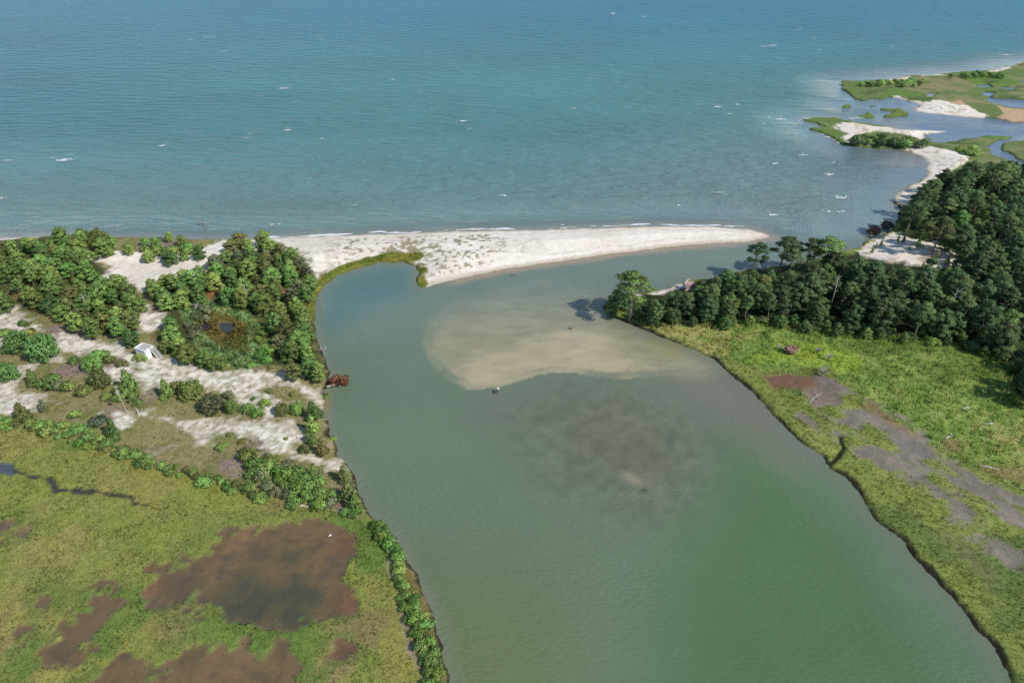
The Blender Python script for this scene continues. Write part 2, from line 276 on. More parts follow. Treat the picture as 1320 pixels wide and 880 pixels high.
    # pond in the left wood
    rp = sstep(-0.6, 0.6, REEDS_POND.sd(x, y) + 0.6 * n2); c = mix(c, mix(np.tile(alb(142,172,108), (N, 1)), alb(164,174,108), sstep(0, 0.6, n2)), rp); gd = gd + (0.9 - gd) * rp; gh = gh + (0.9 - gh) * rp
    bp = sstep(-0.5, 0.5, BROWN_POND.sd(x, y) + 0.6 * n2); c = mix(c, mix(np.tile(alb(124,110,58), (N, 1)), alb(108,112,56), sstep(-0.3, 0.4, n1)), bp); gh = gh + (0.5 - gh) * bp
    pd = sstep(-0.2, 0.2, anyp(POND, x, y) + 0.2 * n3); c = mix(c, alb(64,62,62), pd); wet = np.maximum(wet, pd); gd *= 1 - pd
    # muddy cut bank at the water's edge
    edge = sstep(0.6, 0.1, s + 0.3 * n3 + 0.35 * n2) * (1 - sm) * (1 - fr * 0.5); c = mix(c, alb(58,54,40), edge * (1 - 0.5 * far)); gd *= 1 - edge
    # heights
    hm = 0.5 * sstep(-0.2, 0.7, s) + 0.012 * np.clip(s, 0, 30)
    hs = np.clip(0.13 * s, -0.6, 1.3)
    h = hm + (hs - hm) * sm * np.where((px < 440) & (py > 340), sstep(9, 3, s) * 0.3, 1.0) * (y > 60)
    dz = (1 - m) * left * sstep(1.5, 9, s) * (py > 330)
    h = h + dz * (0.35 + 0.32 * n1 + 0.03 * n2) + 0.02 * n3 * sstep(0.3, 1, s)
    h = h - 0.22 * pm - 0.3 * cm - 0.12 * md - 0.35 * pd - 0.3 * c2
    h = np.where(s < 0, np.minimum(0.35 * s, -0.02), np.maximum(h, 0.03 + 0.02 * np.clip(s, 0, 1)))
    return dict(c=np.clip(c, 0.004, 0.85), wet=wet, gh=gh, gd=np.clip(gd, 0, 1), h=h, s=s)

# ---------------------------------------------------------------- materials
MATS = {}
def new_mat(name):
    m = bpy.data.materials.new(name); m.use_nodes = True
    return m, m.node_tree.nodes, m.node_tree.links, m.node_tree.nodes['Principled BSDF']
def N_(nodes, t, **k):
    n = nodes.new(t)
    for a, v in k.items(): setattr(n, a, v)
    return n
def plain(name, col, rough=0.8, var=0.25, scale=6.0, bump=0.2, spec=0.3):
    """procedural: base colour broken up by noise and a little bump"""
    m, n, l, b = new_mat(name)
    tc = N_(n, 'ShaderNodeTexCoord'); nz = N_(n, 'ShaderNodeTexNoise'); nz.inputs['Scale'].default_value = scale; nz.inputs['Detail'].default_value = 5
    l.new(tc.outputs['Object'], nz.inputs['Vector'])
    mr = N_(n, 'ShaderNodeMapRange'); mr.inputs['From Min'].default_value = 0.3; mr.inputs['From Max'].default_value = 0.7; mr.inputs['To Min'].default_value = 1 - var; mr.inputs['To Max'].default_value = 1 + var
    l.new(nz.outputs['Fac'], mr.inputs['Value'])
    mx = N_(n, 'ShaderNodeVectorMath', operation='SCALE'); mx.inputs[0].default_value = tuple(col)[:3]
    l.new(mr.outputs[0], mx.inputs['Scale']); l.new(mx.outputs[0], b.inputs['Base Color'])
    b.inputs['Roughness'].default_value = rough; b.inputs['Specular IOR Level'].default_value = spec
    if bump:
        bp = N_(n, 'ShaderNodeBump'); bp.inputs['Strength'].default_value = bump; bp.inputs['Distance'].default_value = 0.05
        l.new(nz.outputs['Fac'], bp.inputs['Height']); l.new(bp.outputs[0], b.inputs['Normal'])
    MATS[name] = m; return m

def ground_material():
    m, n, l, b = new_mat('ground_cover')
    at = N_(n, 'ShaderNodeAttribute', attribute_name='albedo'); wt = N_(n, 'ShaderNodeAttribute', attribute_name='wet')
    ge = N_(n, 'ShaderNodeNewGeometry')
    acc = None
    for sc, amt, det in ((0.9, 0.22, 4), (4.0, 0.30, 3)):
        nz = N_(n, 'ShaderNodeTexNoise'); nz.inputs['Scale'].default_value = sc; nz.inputs['Detail'].default_value = det; nz.inputs['Roughness'].default_value = 0.65
        l.new(ge.outputs['Position'], nz.inputs['Vector'])
        mr = N_(n, 'ShaderNodeMapRange'); mr.inputs['From Min'].default_value = 0.3; mr.inputs['From Max'].default_value = 0.7; mr.inputs['To Min'].default_value = 1 - amt; mr.inputs['To Max'].default_value = 1 + amt
        l.new(nz.outputs['Fac'], mr.inputs['Value'])
        if acc is None: acc = mr.outputs[0]
        else:
            mm = N_(n, 'ShaderNodeMath', operation='MULTIPLY'); l.new(acc, mm.inputs[0]); l.new(mr.outputs[0], mm.inputs[1]); acc = mm.outputs[0]
    # keep wet flats and pale sand smoother
    lum = N_(n, 'ShaderNodeRGBToBW'); l.new(at.outputs['Color'], lum.inputs[0])
    k = N_(n, 'ShaderNodeMapRange'); k.inputs['From Min'].default_value = 0.15; k.inputs['From Max'].default_value = 0.4; k.inputs['To Min'].default_value = 1.0; k.inputs['To Max'].default_value = 0.5
    l.new(lum.outputs[0], k.inputs['Value'])
    wk = N_(n, 'ShaderNodeMath', operation='MULTIPLY_ADD'); l.new(wt.outputs['Fac'], wk.inputs[0]); wk.inputs[1].default_value = -0.6; wk.inputs[2].default_value = 1.0
    kk = N_(n, 'ShaderNodeMath', operation='MULTIPLY'); l.new(k.outputs[0], kk.inputs[0]); l.new(wk.outputs[0], kk.inputs[1])
    a1 = N_(n, 'ShaderNodeMath', operation='SUBTRACT'); l.new(acc, a1.inputs[0]); a1.inputs[1].default_value = 1.0
    a2 = N_(n, 'ShaderNodeMath', operation='MULTIPLY_ADD'); l.new(a1.outputs[0], a2.inputs[0]); l.new(kk.outputs[0], a2.inputs[1]); a2.inputs[2].default_value = 1.0
    mx = N_(n, 'ShaderNodeVectorMath', operation='SCALE'); l.new(at.outputs['Color'], mx.inputs[0]); l.new(a2.outputs[0], mx.inputs['Scale'])
    l.new(mx.outputs[0], b.inputs['Base Color'])
    ro = N_(n, 'ShaderNodeMapRange'); ro.inputs['To Min'].default_value = 0.95; ro.inputs['To Max'].default_value = 0.16; l.new(wt.outputs['Fac'], ro.inputs['Value']); l.new(ro.outputs[0], b.inputs['Roughness'])
    spn = N_(n, 'ShaderNodeMapRange'); spn.inputs['To Min'].default_value = 0.1; spn.inputs['To Max'].default_value = 0.5; l.new(wt.outputs['Fac'], spn.inputs['Value']); l.new(spn.outputs[0], b.inputs['Specular IOR Level'])
    bp = N_(n, 'ShaderNodeBump'); bp.inputs['Distance'].default_value = 0.06; l.new(acc, bp.inputs['Height']); l.new(kk.outputs[0], bp.inputs['Strength'])
    l.new(bp.outputs[0], b.inputs['Normal'])
    return m

def water_material():
    m, n, l, b = new_mat('turbid_water')
    at = N_(n, 'ShaderNodeAttribute', attribute_name='albedo'); wv = N_(n, 'ShaderNodeAttribute', attribute_name='wave')
    ge = N_(n, 'ShaderNodeNewGeometry')
    def noise(scale, rot, size, det, dist=0.0):
        mp = N_(n, 'ShaderNodeMapping'); mp.inputs['Rotation'].default_value = (0, 0, R(rot)); mp.inputs['Scale'].default_value = size
        l.new(ge.outputs['Position'], mp.inputs['Vector'])
        z = N_(n, 'ShaderNodeTexNoise'); z.inputs['Scale'].default_value = scale; z.inputs['Detail'].default_value = det; z.inputs['Distortion'].default_value = dist
        l.new(mp.outputs[0], z.inputs['Vector']); return z.outputs['Fac']
    big = noise(1.0, 4, (0.09, 0.30, 1), 3, 0.3)       # wind sea, crests across the view
    mid = noise(1.0, -6, (0.3, 0.85, 1), 3, 0.3)
    rip = noise(1.0, 35, (0.9, 2.2, 1), 3)              # river ripples
    def mul(a, k, link=None):
        q = N_(n, 'ShaderNodeMath', operation='MULTIPLY'); l.new(a, q.inputs[0])
        if link is not None: l.new(link, q.inputs[1])
        else: q.inputs[1].default_value = k
        return q.outputs[0]
    def add(a, c):
        q = N_(n, 'ShaderNodeMath', operation='ADD'); l.new(a, q.inputs[0]); l.new(c, q.inputs[1]); return q.outputs[0]
    bay = mul(add(mul(big, 2.6), mul(mid, 0.9)), 1, wv.outputs['Fac'])
    gust = noise(1.0, 20, (0.025, 0.05, 1), 3, 0.6)     # gusts roughen some stretches of the river, others lie calmer
    gm = N_(n, 'ShaderNodeMapRange'); gm.inputs['From Min'].default_value = 0.35; gm.inputs['From Max'].default_value = 0.65; gm.inputs['To Min'].default_value = 0.02; gm.inputs['To Max'].default_value = 0.2; l.new(gust, gm.inputs['Value'])
    hgt = add(bay, mul(rip, 0, gm.outputs[0]))
    bp = N_(n, 'ShaderNodeBump'); bp.inputs['Strength'].default_value = 1.0; bp.inputs['Distance'].default_value = 1.0
    l.new(hgt, bp.inputs['Height']); l.new(bp.outputs[0], b.inputs['Normal'])
    l.new(at.outputs['Color'], b.inputs['Base Color'])
    b.inputs['IOR'].default_value = 1.333
    # unresolved wave slopes: rougher and less mirror-like out in the wind
    ro = N_(n, 'ShaderNodeMapRange'); ro.inputs['To Min'].default_value = 0.1; ro.inputs['To Max'].default_value = 0.32; l.new(wv.outputs['Fac'], ro.inputs['Value']); l.new(ro.outputs[0], b.inputs['Roughness'])
    se = N_(n, 'ShaderNodeMapRange'); se.inputs['To Min'].default_value = 0.5; se.inputs['To Max'].default_value = 0.11; l.new(wv.outputs['Fac'], se.inputs['Value']); l.new(se.outputs[0], b.inputs['Specular IOR Level'])
    return m

def foliage_mat(name, col, trans=0.42, var=0.32):
    m, n, l, b = new_mat(name)
    oi = N_(n, 'ShaderNodeObjectInfo'); at = N_(n, 'ShaderNodeAttribute', attribute_name='tone')
    mr = N_(n, 'ShaderNodeMapRange'); mr.inputs['To Min'].default_value = 1 - var; mr.inputs['To Max'].default_value = 1 + var; l.new(oi.outputs['Random'], mr.inputs['Value'])
    mm = N_(n, 'ShaderNodeMath', operation='MULTIPLY'); l.new(mr.outputs[0], mm.inputs[0]); l.new(at.outputs['Fac'], mm.inputs[1])
    hs = N_(n, 'ShaderNodeHueSaturation'); hs.inputs['Color'].default_value = (*col, 1)
    hr = N_(n, 'ShaderNodeMapRange'); hr.inputs['To Min'].default_value = 0.468; hr.inputs['To Max'].default_value = 0.525
    fr = N_(n, 'ShaderNodeMath', operation='FRACT'); f2 = N_(n, 'ShaderNodeMath', operation='MULTIPLY'); l.new(oi.outputs['Random'], f2.inputs[0]); f2.inputs[1].default_value = 7.31; l.new(f2.outputs[0], fr.inputs[0])
    l.new(fr.outputs[0], hr.inputs['Value']); l.new(hr.outputs[0], hs.inputs['Hue']); l.new(mm.outputs[0], hs.inputs['Value'])
    l.new(hs.outputs[0], b.inputs['Base Color']); b.inputs['Roughness'].default_value = 0.6; b.inputs['Specular IOR Level'].default_value = 0.25
    if trans:
        tr = N_(n, 'ShaderNodeBsdfTranslucent'); l.new(hs.outputs[0], tr.inputs['Color'])
        ms = N_(n, 'ShaderNodeMixShader'); ms.inputs[0].default_value = trans
        out = n['Material Output']; l.new(b.outputs[0], ms.inputs[1]); l.new(tr.outputs[0], ms.inputs[2]); l.new(ms.outputs[0], out.inputs['Surface'])
    MATS[name] = m; return m
def grass_mat():
    m, n, l, b = new_mat('grass_blades')
    at = N_(n, 'ShaderNodeAttribute', attribute_name='albedo')
    l.new(at.outputs['Color'], b.inputs['Base Color']); b.inputs['Roughness'].default_value = 0.8; b.inputs['Specular IOR Level'].default_value = 0.1
    tr = N_(n, 'ShaderNodeBsdfTranslucent'); l.new(at.outputs['Color'], tr.inputs['Color'])
    ms = N_(n, 'ShaderNodeMixShader'); ms.inputs[0].default_value = 0.5
    out = n['Material Output']; l.new(b.outputs[0], ms.inputs[1]); l.new(tr.outputs[0], ms.inputs[2]); l.new(ms.outputs[0], out.inputs['Surface'])
    return m

# ---------------------------------------------------------------- mesh helpers
def mesh_np(name, V, F4, mat, loops=4, col=None, attrs=None, smooth=False):
    me = bpy.data.meshes.new(name); V = np.asarray(V, np.float32); F4 = np.asarray(F4, np.int32)
    me.vertices.add(len(V)); me.vertices.foreach_set('co', V.ravel())
    nf = len(F4); me.loops.add(nf * loops); me.polygons.add(nf)
    me.loops.foreach_set('vertex_index', F4.ravel())
    me.polygons.foreach_set('loop_start', np.arange(0, nf * loops, loops, dtype=np.int32))
    if smooth: me.polygons.foreach_set('use_smooth', np.ones(nf, bool))
    if col is not None:
        a = me.attributes.new('albedo', 'FLOAT_COLOR', 'POINT'); a.data.foreach_set('color', np.concatenate([col, np.ones((len(col), 1))], 1).astype(np.float32).ravel())
    for k, v in (attrs or {}).items():
        a = me.attributes.new(k, 'FLOAT', 'POINT'); a.data.foreach_set('value', np.asarray(v, np.float32))
    me.materials.append(mat); me.update(calc_edges=True); me.validate()
    return me
def link(name, me, parent=None):
    o = bpy.data.objects.new(name, me); COL.objects.link(o)
    if parent is not None: o.parent = parent
    return o
def tag(o, label=None, cat=None, group=None, kind=None):
    if label: o['label'] = label
    if cat: o['category'] = cat
    if group: o['group'] = group
    if kind: o['kind'] = kind
    return o
def thing(name, label, cat, loc=(0, 0, 0), rz=0.0, group=None):
    o = bpy.data.objects.new(name, None); COL.objects.link(o); o.location = loc; o.rotation_euler = (0, 0, rz); o.empty_display_size = 0.3
    return tag(o, label, cat, group)
class MB:
    def __init__(self): self.v = []; self.f = []
    def box(self, c, size, rz=0.0, rx=0.0, ry=0.0):
        M = Matrix.Translation(c) @ Matrix.Rotation(rz, 4, 'Z') @ Matrix.Rotation(ry, 4, 'Y') @ Matrix.Rotation(rx, 4, 'X')
        b = len(self.v); a, d, h = [q / 2 for q in size]
        for z in (-h, h):
            for x, y in ((-a, -d), (a, -d), (a, d), (-a, d)): self.v.append(M @ Vector((x, y, z)))
        for q in ((3,2,1,0),(4,5,6,7),(0,1,5,4),(1,2,6,5),(2,3,7,6),(3,0,4,7)): self.f.append([b + i for i in q])
        return self
    def tube(self, pts, rad, n=7):
        pts = [Vector(p) for p in pts]; b0 = len(self.v)
        for i, p in enumerate(pts):
            d = (pts[min(i + 1, len(pts) - 1)] - pts[max(i - 1, 0)]).normalized()
            a = d.cross(Vector((0, 0, 1)) if abs(d.z) < 0.95 else Vector((1, 0, 0))).normalized(); c = d.cross(a)
            r = rad[i] if hasattr(rad, '__len__') else rad
            for k in range(n):
                t = 2 * math.pi * k / n; self.v.append(p + (a * math.cos(t) + c * math.sin(t)) * r)
        for i in range(len(pts) - 1):
            for k in range(n): self.f.append([b0 + i*n + k, b0 + i*n + (k+1) % n, b0 + (i+1)*n + (k+1) % n, b0 + (i+1)*n + k])
        self.f.append([b0 + k for k in range(n)][::-1]); self.f.append([b0 + (len(pts)-1)*n + k for k in range(n)])
        return self
    def blob(self, c, r, seed=0, nu=12, nv=7, amp=0.25):
        b0 = len(self.v); c = Vector(c); rr = random.Random(seed)
        for i in range(nv + 1):
            th = math.pi * i / nv
            for k in range(nu):
                ph = 2 * math.pi * k / nu; q = 1 + rr.uniform(-amp, amp) * (0 < i < nv)
                self.v.append(c + Vector((r[0]*math.sin(th)*math.cos(ph)*q, r[1]*math.sin(th)*math.sin(ph)*q, r[2]*math.cos(th)*q)))
        for i in range(nv):
            for k in range(nu): self.f.append([b0 + i*nu + k, b0 + (i+1)*nu + k, b0 + (i+1)*nu + (k+1) % nu, b0 + i*nu + (k+1) % nu])
        return self
    def mesh(self, name, mat, smooth=False):
        me = bpy.data.meshes.new(name); me.from_pydata([tuple(v) for v in self.v], [], self.f); me.materials.append(mat)
        if smooth: me.polygons.foreach_set('use_smooth', np.ones(len(me.polygons), bool))
        me.validate(); me.update(); return me
    def build(self, name, mat, parent=None, smooth=False): return link(name, self.mesh(name, mat, smooth), parent)

# ---------------------------------------------------------------- ground sheet
def grid_mesh(name, xs, ys, keep, fn, mat, smooth=True):
    X, Y = np.meshgrid(xs, ys); nx, ny = len(xs), len(ys)
    V, col, attrs, k = fn(X.ravel(), Y.ravel())
    k = k.reshape(ny, nx); q = k[:-1, :-1] | k[1:, :-1] | k[:-1, 1:] | k[1:, 1:]
    idx = np.arange(nx * ny).reshape(ny, nx)
    F = np.stack([idx[:-1, :-1][q], idx[:-1, 1:][q], idx[1:, 1:][q], idx[1:, :-1][q]], 1)
    used = np.unique(F); rm = np.full(nx * ny, -1); rm[used] = np.arange(len(used))
    return mesh_np(name, V[used], rm[F], mat, col=col[used], attrs={a: v[used] for a, v in attrs.items()}, smooth=smooth)

def ground_fn(x, y):
    k = land_sd(x, y, 5.0) > -3.0
    px, py = to_px(x, y, 0); k &= (px > -260) & (px < 1620) & (py < 990) & (y > 30)
    V = np.zeros((len(x), 3)); V[:, 0] = x; V[:, 1] = y; V[:, 2] = -1.0; col = np.full((len(x), 3), 0.1); wet = np.zeros(len(x))
    f = field(x[k], y[k]); V[k, 2] = f['h']; col[k] = f['c']; wet[k] = f['wet']
    return V, col, {'wet': wet}, k
gx = np.arange(-215, 345, 0.37); gy = np.concatenate([np.arange(40, 205, 0.37), np.arange(205, 500, 0.8)])
ground = link('ground', grid_mesh('ground', gx, gy, None, ground_fn, ground_material()))
tag(ground, kind='structure')

# ---------------------------------------------------------------- water sheet
SHOAL = Poly([(551,442),(556,425),(575,405),(605,388),(650,376),(700,370),(760,377),(790,402),(830,427),(880,447),(935,474),(900,482),(860,480),(800,485),(770,482),(740,477),(712,476),(690,480),(665,488),(640,496),(605,498),(580,485),(560,465)])
SHOAL2 = Poly([(590,480),(620,455),(680,440),(740,430),(800,445),(830,470),(800,484),(760,480),(712,475),(665,487),(605,497)])
SHEET = Poly([(860,440),(930,470),(985,520),(1040,585),(1020,600),(960,560),(900,520),(860,500),(830,480)])
GREEN = Poly([(930,620),(960,570),(1010,590),(1060,640),(1150,730),(1250,860),(1300,960),(850,960),(870,760),(900,690)])
MURK = Poly([(690,545),(740,520),(800,520),(870,545),(910,590),(890,630),(850,650),(790,640),(730,610),(695,580)])
GREY = Poly([(610,500),(665,490),(712,479),(780,486),(860,483),(940,480),(1000,540),(960,600),(900,560),(860,520),(700,540),(640,560),(600,540)])
COVE = Poly([(420,380),(440,358),(500,343),(530,345),(535,362),(530,380),(490,395),(450,410),(425,430),(412,410)])
def water_fn(x, y):
    N = len(x); px, py = to_px(x, np.maximum(y, 20.0), 0)
    n1 = fbm(x, y, 22, 4, 201); n2 = fbm(x, y, 6, 4, 202); nb = fbm(x * 0.35, y, 40, 4, 203)
    bay = np.where(px < 400, (py < 326) * 1.0, sstep(320, 293, py + 6 * n1))
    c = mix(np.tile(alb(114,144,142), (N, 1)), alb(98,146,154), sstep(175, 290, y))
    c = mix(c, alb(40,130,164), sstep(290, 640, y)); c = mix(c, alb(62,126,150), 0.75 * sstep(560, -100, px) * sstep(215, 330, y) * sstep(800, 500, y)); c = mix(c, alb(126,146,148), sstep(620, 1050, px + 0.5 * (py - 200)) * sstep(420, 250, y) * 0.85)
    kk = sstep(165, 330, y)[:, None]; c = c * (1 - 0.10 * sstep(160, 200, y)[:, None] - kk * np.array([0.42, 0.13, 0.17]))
    c = c * (1 + 0.10 * nb + 0.05 * n1)[:, None]
    d = LEFT.sd(x, y, 14); c = mix(c, alb(104,116,106), sstep(-12, -1, d) * 0.8)
    r = mix(np.tile(alb(110,128,104), (N, 1)), alb(108,121,84), sstep(560, 860, py + 30 * n1) * sstep(900, 620, px))
    r = mix(r, alb(112,128,114), sstep(480, 380, py)); r = mix(r, alb(92,124,118), sstep(-4, 4, COVE.sd(x, y, 8) + 1.5 * n1))
    r = mix(r, alb(118,128,106), sstep(0, 9, np.clip(px - 560, 0, 99) / 10) * sstep(600, 480, py) * sstep(370, 390, py) * 0.5)
    r = mix(r, alb(112,120,102), sstep(-4, 4, GREY.sd(x, y, 8) + 1.5 * n1) * 0.8)
    r = mix(r, alb(112,110,90), sstep(-12, 9, MURK.sd(x, y, 12) + 3 * n1 + 2 * n2) * 0.8)
    mott = sstep(-12, 2, MURK.sd(x, y, 14)) * fbm(x, y, 1.6, 3, 205); r = r * (1 + 0.16 * mott)[:, None]
    r = mix(r, alb(86,116,76), sstep(-10, 9, GREEN.sd(x, y, 14) + 3 * n1) * 0.9)
    r = mix(r, alb(122,122,104), sstep(-5, 4, SHEET.sd(x, y, 8) + 2 * n1) * 0.7)
    ss = SHOAL.sd(x, y, 10) + 0.45 * n2
    soft = 0.5 + 6 * sstep(455, 385, py) + 2.5 * sstep(780, 900, px)
    sm = sstep(-1, 1, ss / soft); r = mix(r, mix(np.tile(alb(152,148,119), (N, 1)), alb(132,138,118), sstep(430, 380, py)), sm)
    s2 = sstep(-3.0, 1.5, SHOAL2.sd(x, y, 10) + 0.9 * n2 + 0.8 * n1) * sm; r = mix(r, alb(182,170,138), s2 * 0.85)
    rpl = sm * fbm(x * 0.5 + y * 0.2, y * 1.4, 2.2, 3, 209); r = r * (1 + 0.11 * rpl)[:, None]
    q = ((px - 868) / 34) ** 2 + ((py - 444) / 16) ** 2; r = mix(r, alb(150,146,86), np.exp(-q * 1.2) * 0.7)
    q = ((px - 815 - (py - 617) * 1.0) / 13) ** 2 + ((py - 617) / 11) ** 2; r = mix(r, alb(150,144,118), np.exp(-q * 1.3) * 0.8 * np.clip(1 + n2, 0, 1.3))
    q = ((px - 830) / 5) ** 2 + ((py - 632) / 3.5) ** 2; r = mix(r, alb(62,76,62), np.exp(-q) * 0.8)
    q = ((px - 660.5) / 4) ** 2 + ((py - 354.5) / 1.1) ** 2; r = mix(r, alb(60,76,66), np.exp(-q) * 0.8)
    q = ((px - 440) / 14) ** 2 + ((py - 520) / 7) ** 2; r = mix(r, alb(58,84,72), np.exp(-q) * 0.7 * np.clip(0.6 + 1.5 * n2, 0, 1))
    q = ((px - 865) / 5) ** 2 + ((py - 565) / 14) ** 2; r = mix(r, alb(78,88,82), np.exp(-q) * 0.4)
    r = r * (1 + 0.05 * n1 + 0.03 * n2)[:, None]
    rb = RIGHT.sd(x, y, 9); r = mix(r, alb(116,118,104), sstep(-4.5, -0.3, rb + n2) * 0.5)
    lb = LEFT.sd(x, y, 5); r = mix(r, alb(126,130,112), sstep(-1.6, -0.2, lb + 0.3 * n2) * 0.6)
    r = mix(r, alb(172,150,122), sstep(-3.2, -0.3, lb + 0.6 * n2) * sstep(560, 600, px) * (py < 380) * 0.8)
    r = mix(r, alb(150,126,80), np.exp(-((px - 421) / 5) ** 2 - ((py - 520) / 14) ** 2) * 0.8)
    c = mix(c, alb(136,138,124), sstep(-4.5, -0.5, np.maximum(lb, rb) + 0.5 * n2) * 0.7)
    far = anyp(LANDS[1:], x, y, 40); lag = sstep(-40, -6, far) * sstep(195, 235, y) * sstep(985, 1110, px + 14 * n1); c = mix(c, alb(106,118,124), lag * 0.75)
    lagi = sstep(1110, 1200, px + 10 * n1) * (py > 118) * (py < 215) * sstep(210, 225, y); c = mix(c, mix(np.tile(alb(86,104,128), (N, 1)), alb(140,134,130), sstep(0.0, 0.6, n1)), lagi * 0.8)
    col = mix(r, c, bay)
    V = np.stack([x, y, np.zeros(N)], 1)
    wave = np.clip(0.04 + 0.96 * bay * sstep(-1, -25, np.maximum(LEFT.sd(x, y, 26), far)), 0, 1) * (1 - 0.8 * lagi)
    return V, np.clip(col, 0.004, 0.8), {'wave': wave}, np.ones(N, bool)
def geo(a, b, n): return a + (b - a) * (np.linspace(0, 1, n) ** 3)
wx = np.concatenate([-geo(155, 7000, 40)[:0:-1], np.arange(-155, 165, 0.55), np.arange(165, 340, 1.6), geo(340, 7000, 40)[1:]])
wy = np.concatenate([np.linspace(-400, 36, 12), np.arange(40, 205, 0.55), np.arange(205, 480, 1.6), geo(480, 9000, 60)[1:]])
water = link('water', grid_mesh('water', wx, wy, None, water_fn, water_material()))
tag(water, kind='structure')

# whitecaps and the wash along the beaches
foam_mat = plain('foam', alb(236,238,238), 0.7, 0.12, 1.5, 0.2)
FV, FF = [], []
def foam_patch(X, Y, L, W, seed, thr=0.0):
    nx, ny = max(6, int(L / 0.3)), max(4, int(W / 0.22))
    gx_, gy_ = np.meshgrid(np.linspace(-1, 1, nx), np.linspace(-1, 1, ny)); r = gx_ ** 2 + gy_ ** 2
    nz = fbm(gx_.ravel() * L + seed * 7.7, gy_.ravel() * W * 2.5, 1.2, 3, 300 + seed).reshape(ny, nx)
    k = (1 - r + 1.15 * nz) > 0.36 + thr; kf = k[:-1, :-1] & k[1:, 1:]
    b = len(FV); ii = np.arange(nx * ny).reshape(ny, nx) + b
    ang = R(4) + 0.15 * math.sin(seed)
    for px_, py_, n_ in zip(gx_.ravel(), gy_.ravel(), nz.ravel()):
        a, c = px_ * L / 2, py_ * W / 2
        FV.append((X + a * math.cos(ang) - c * math.sin(ang), Y + a * math.sin(ang) + c * math.cos(ang), 0.06 + 0.05 * n_))
    for j, i in zip(*np.nonzero(kf)): FF.append((ii[j, i], ii[j, i+1], ii[j+1, i+1], ii[j+1, i]))
caps = [(290,66,9),(83,206,24),(208,188,12),(597,156,15),(604,166,8),(413,50,9),(245,51,9),(268,48,12),(505,103,9),(366,114,16),(383,130,7),(317,178,8),(320,173,6),(415,179,9),(240,67,6),(160,24,7),(166,28,5),(205,33,6),(540,41,4),(583,73,8),(582,83,6),(455,265,9),(115,238,7),(352,290,10),(650,252,14),(150,291,8),(370,168,12),(180,58,5),(152,75,4),(10,207,10),(3,256,10),(620,78,5),(996,59,14),(985,60,9),(790,18,12),(830,22,10),(953,19,5),(1145,42,6),(1193,38,6),(1298,71,12),(1056,65,7),(912,46,5),(879,51,5),(740,140,8),(875,265,9),(928,248,14),(1068,225,16),(1076,210,8),(1084,255,18),(996,277,14),(1069,273,8),(1084,273,12),(1012,296,4),(940,147,8),(950,135,9),(925,138,14),(1005,154,14),(985,160,6),(1000,211,11),(1035,200,12),(1012,163,8),(1049,50,6),(1270,20,5),(1030,38,6),(1110,50,8),(725,290,6),(560,44,4),(455,30,6),(345,58,5),(90,5,6),(60,124,5),(470,210,8),(700,135,4),(540,118,6),(110,104,4),(400,230,6),(1150,60,6),(1220,12,5)]
for i, (x, y, L) in enumerate(caps):
    X, Y = gp(x, y); sl = math.hypot(float(X), float(Y), 80) / FPX
    foam_patch(float(X), float(Y), L * sl * 0.95, L * sl * 0.45, i)
    for q in range(2): foam_patch(float(X) + L * sl * random.uniform(-.7, .7), float(Y) + L * sl * random.uniform(-.2, .9), L * sl * random.uniform(.25, .5), L * sl * random.uniform(.15, .3), i * 3 + q + 400, 0.1)
# broken spray around the grassy points
for i, (x, y, L) in enumerate([(1040,153,8),(1030,157,5),(1066,177,10),(1075,180,8),(1082,184,8),(1060,173,8),(1083,108,8),(1080,113,6),(1090,105,9),(1108,152,14),(1098,153,10),(1150,103,10),(1278,88,7),(1282,92,6)]):
    X, Y = gp(x, y); sl = math.hypot(float(X), float(Y), 80) / FPX; foam_patch(float(X), float(Y), L * sl, L * sl * 0.8, 100 + i, 0.15)
def wash(pts, seed, wd):
    p = wpoly(pts); L = np.hypot(*(p[1:] - p[:-1]).T); t = np.concatenate([[0], np.cumsum(L)]); n = int(t[-1] / 0.5); u = np.linspace(0, t[-1], n)
    x = np.interp(u, t, p[:, 0]); y = np.interp(u, t, p[:, 1]); o = fbm(u, u * 0 + seed, 9, 3, 310 + seed); wq = wd * np.clip(0.28 + 0.85 * fbm(u, u * 0, 5, 3, 320 + seed), 0.0, 1.2)
    b = len(FV)
    for a, c, q, h in zip(x, y, o, wq): FV.append((a, c + 0.7 * q, 0.05)); FV.append((a, c + 0.7 * q + h, 0.05))
    for i in range(n - 1):
        if wq[i] > 0.12 and wq[i+1] > 0.12: FF.append((b+2*i, b+2*i+2, b+2*i+3, b+2*i+1))
wash([(345,306.3),(450,302.2),(560,298.2),(700,295),(780,292.6),(850,290.5),(920,291),(965,294.5)], 1, 1.1)
wash([(480,300.2),(560,297.2),(700,293.8),(850,289.3),(960,292)], 2, 0.5)
wash([(1168,193),(1184,198),(1192,203)], 3, 0.5)
foam = link('sea_foam', mesh_np('sea_foam', FV, FF, foam_mat)); tag(foam, 'scattered whitecaps and thin surf along the bay beach', 'foam', kind='stuff')

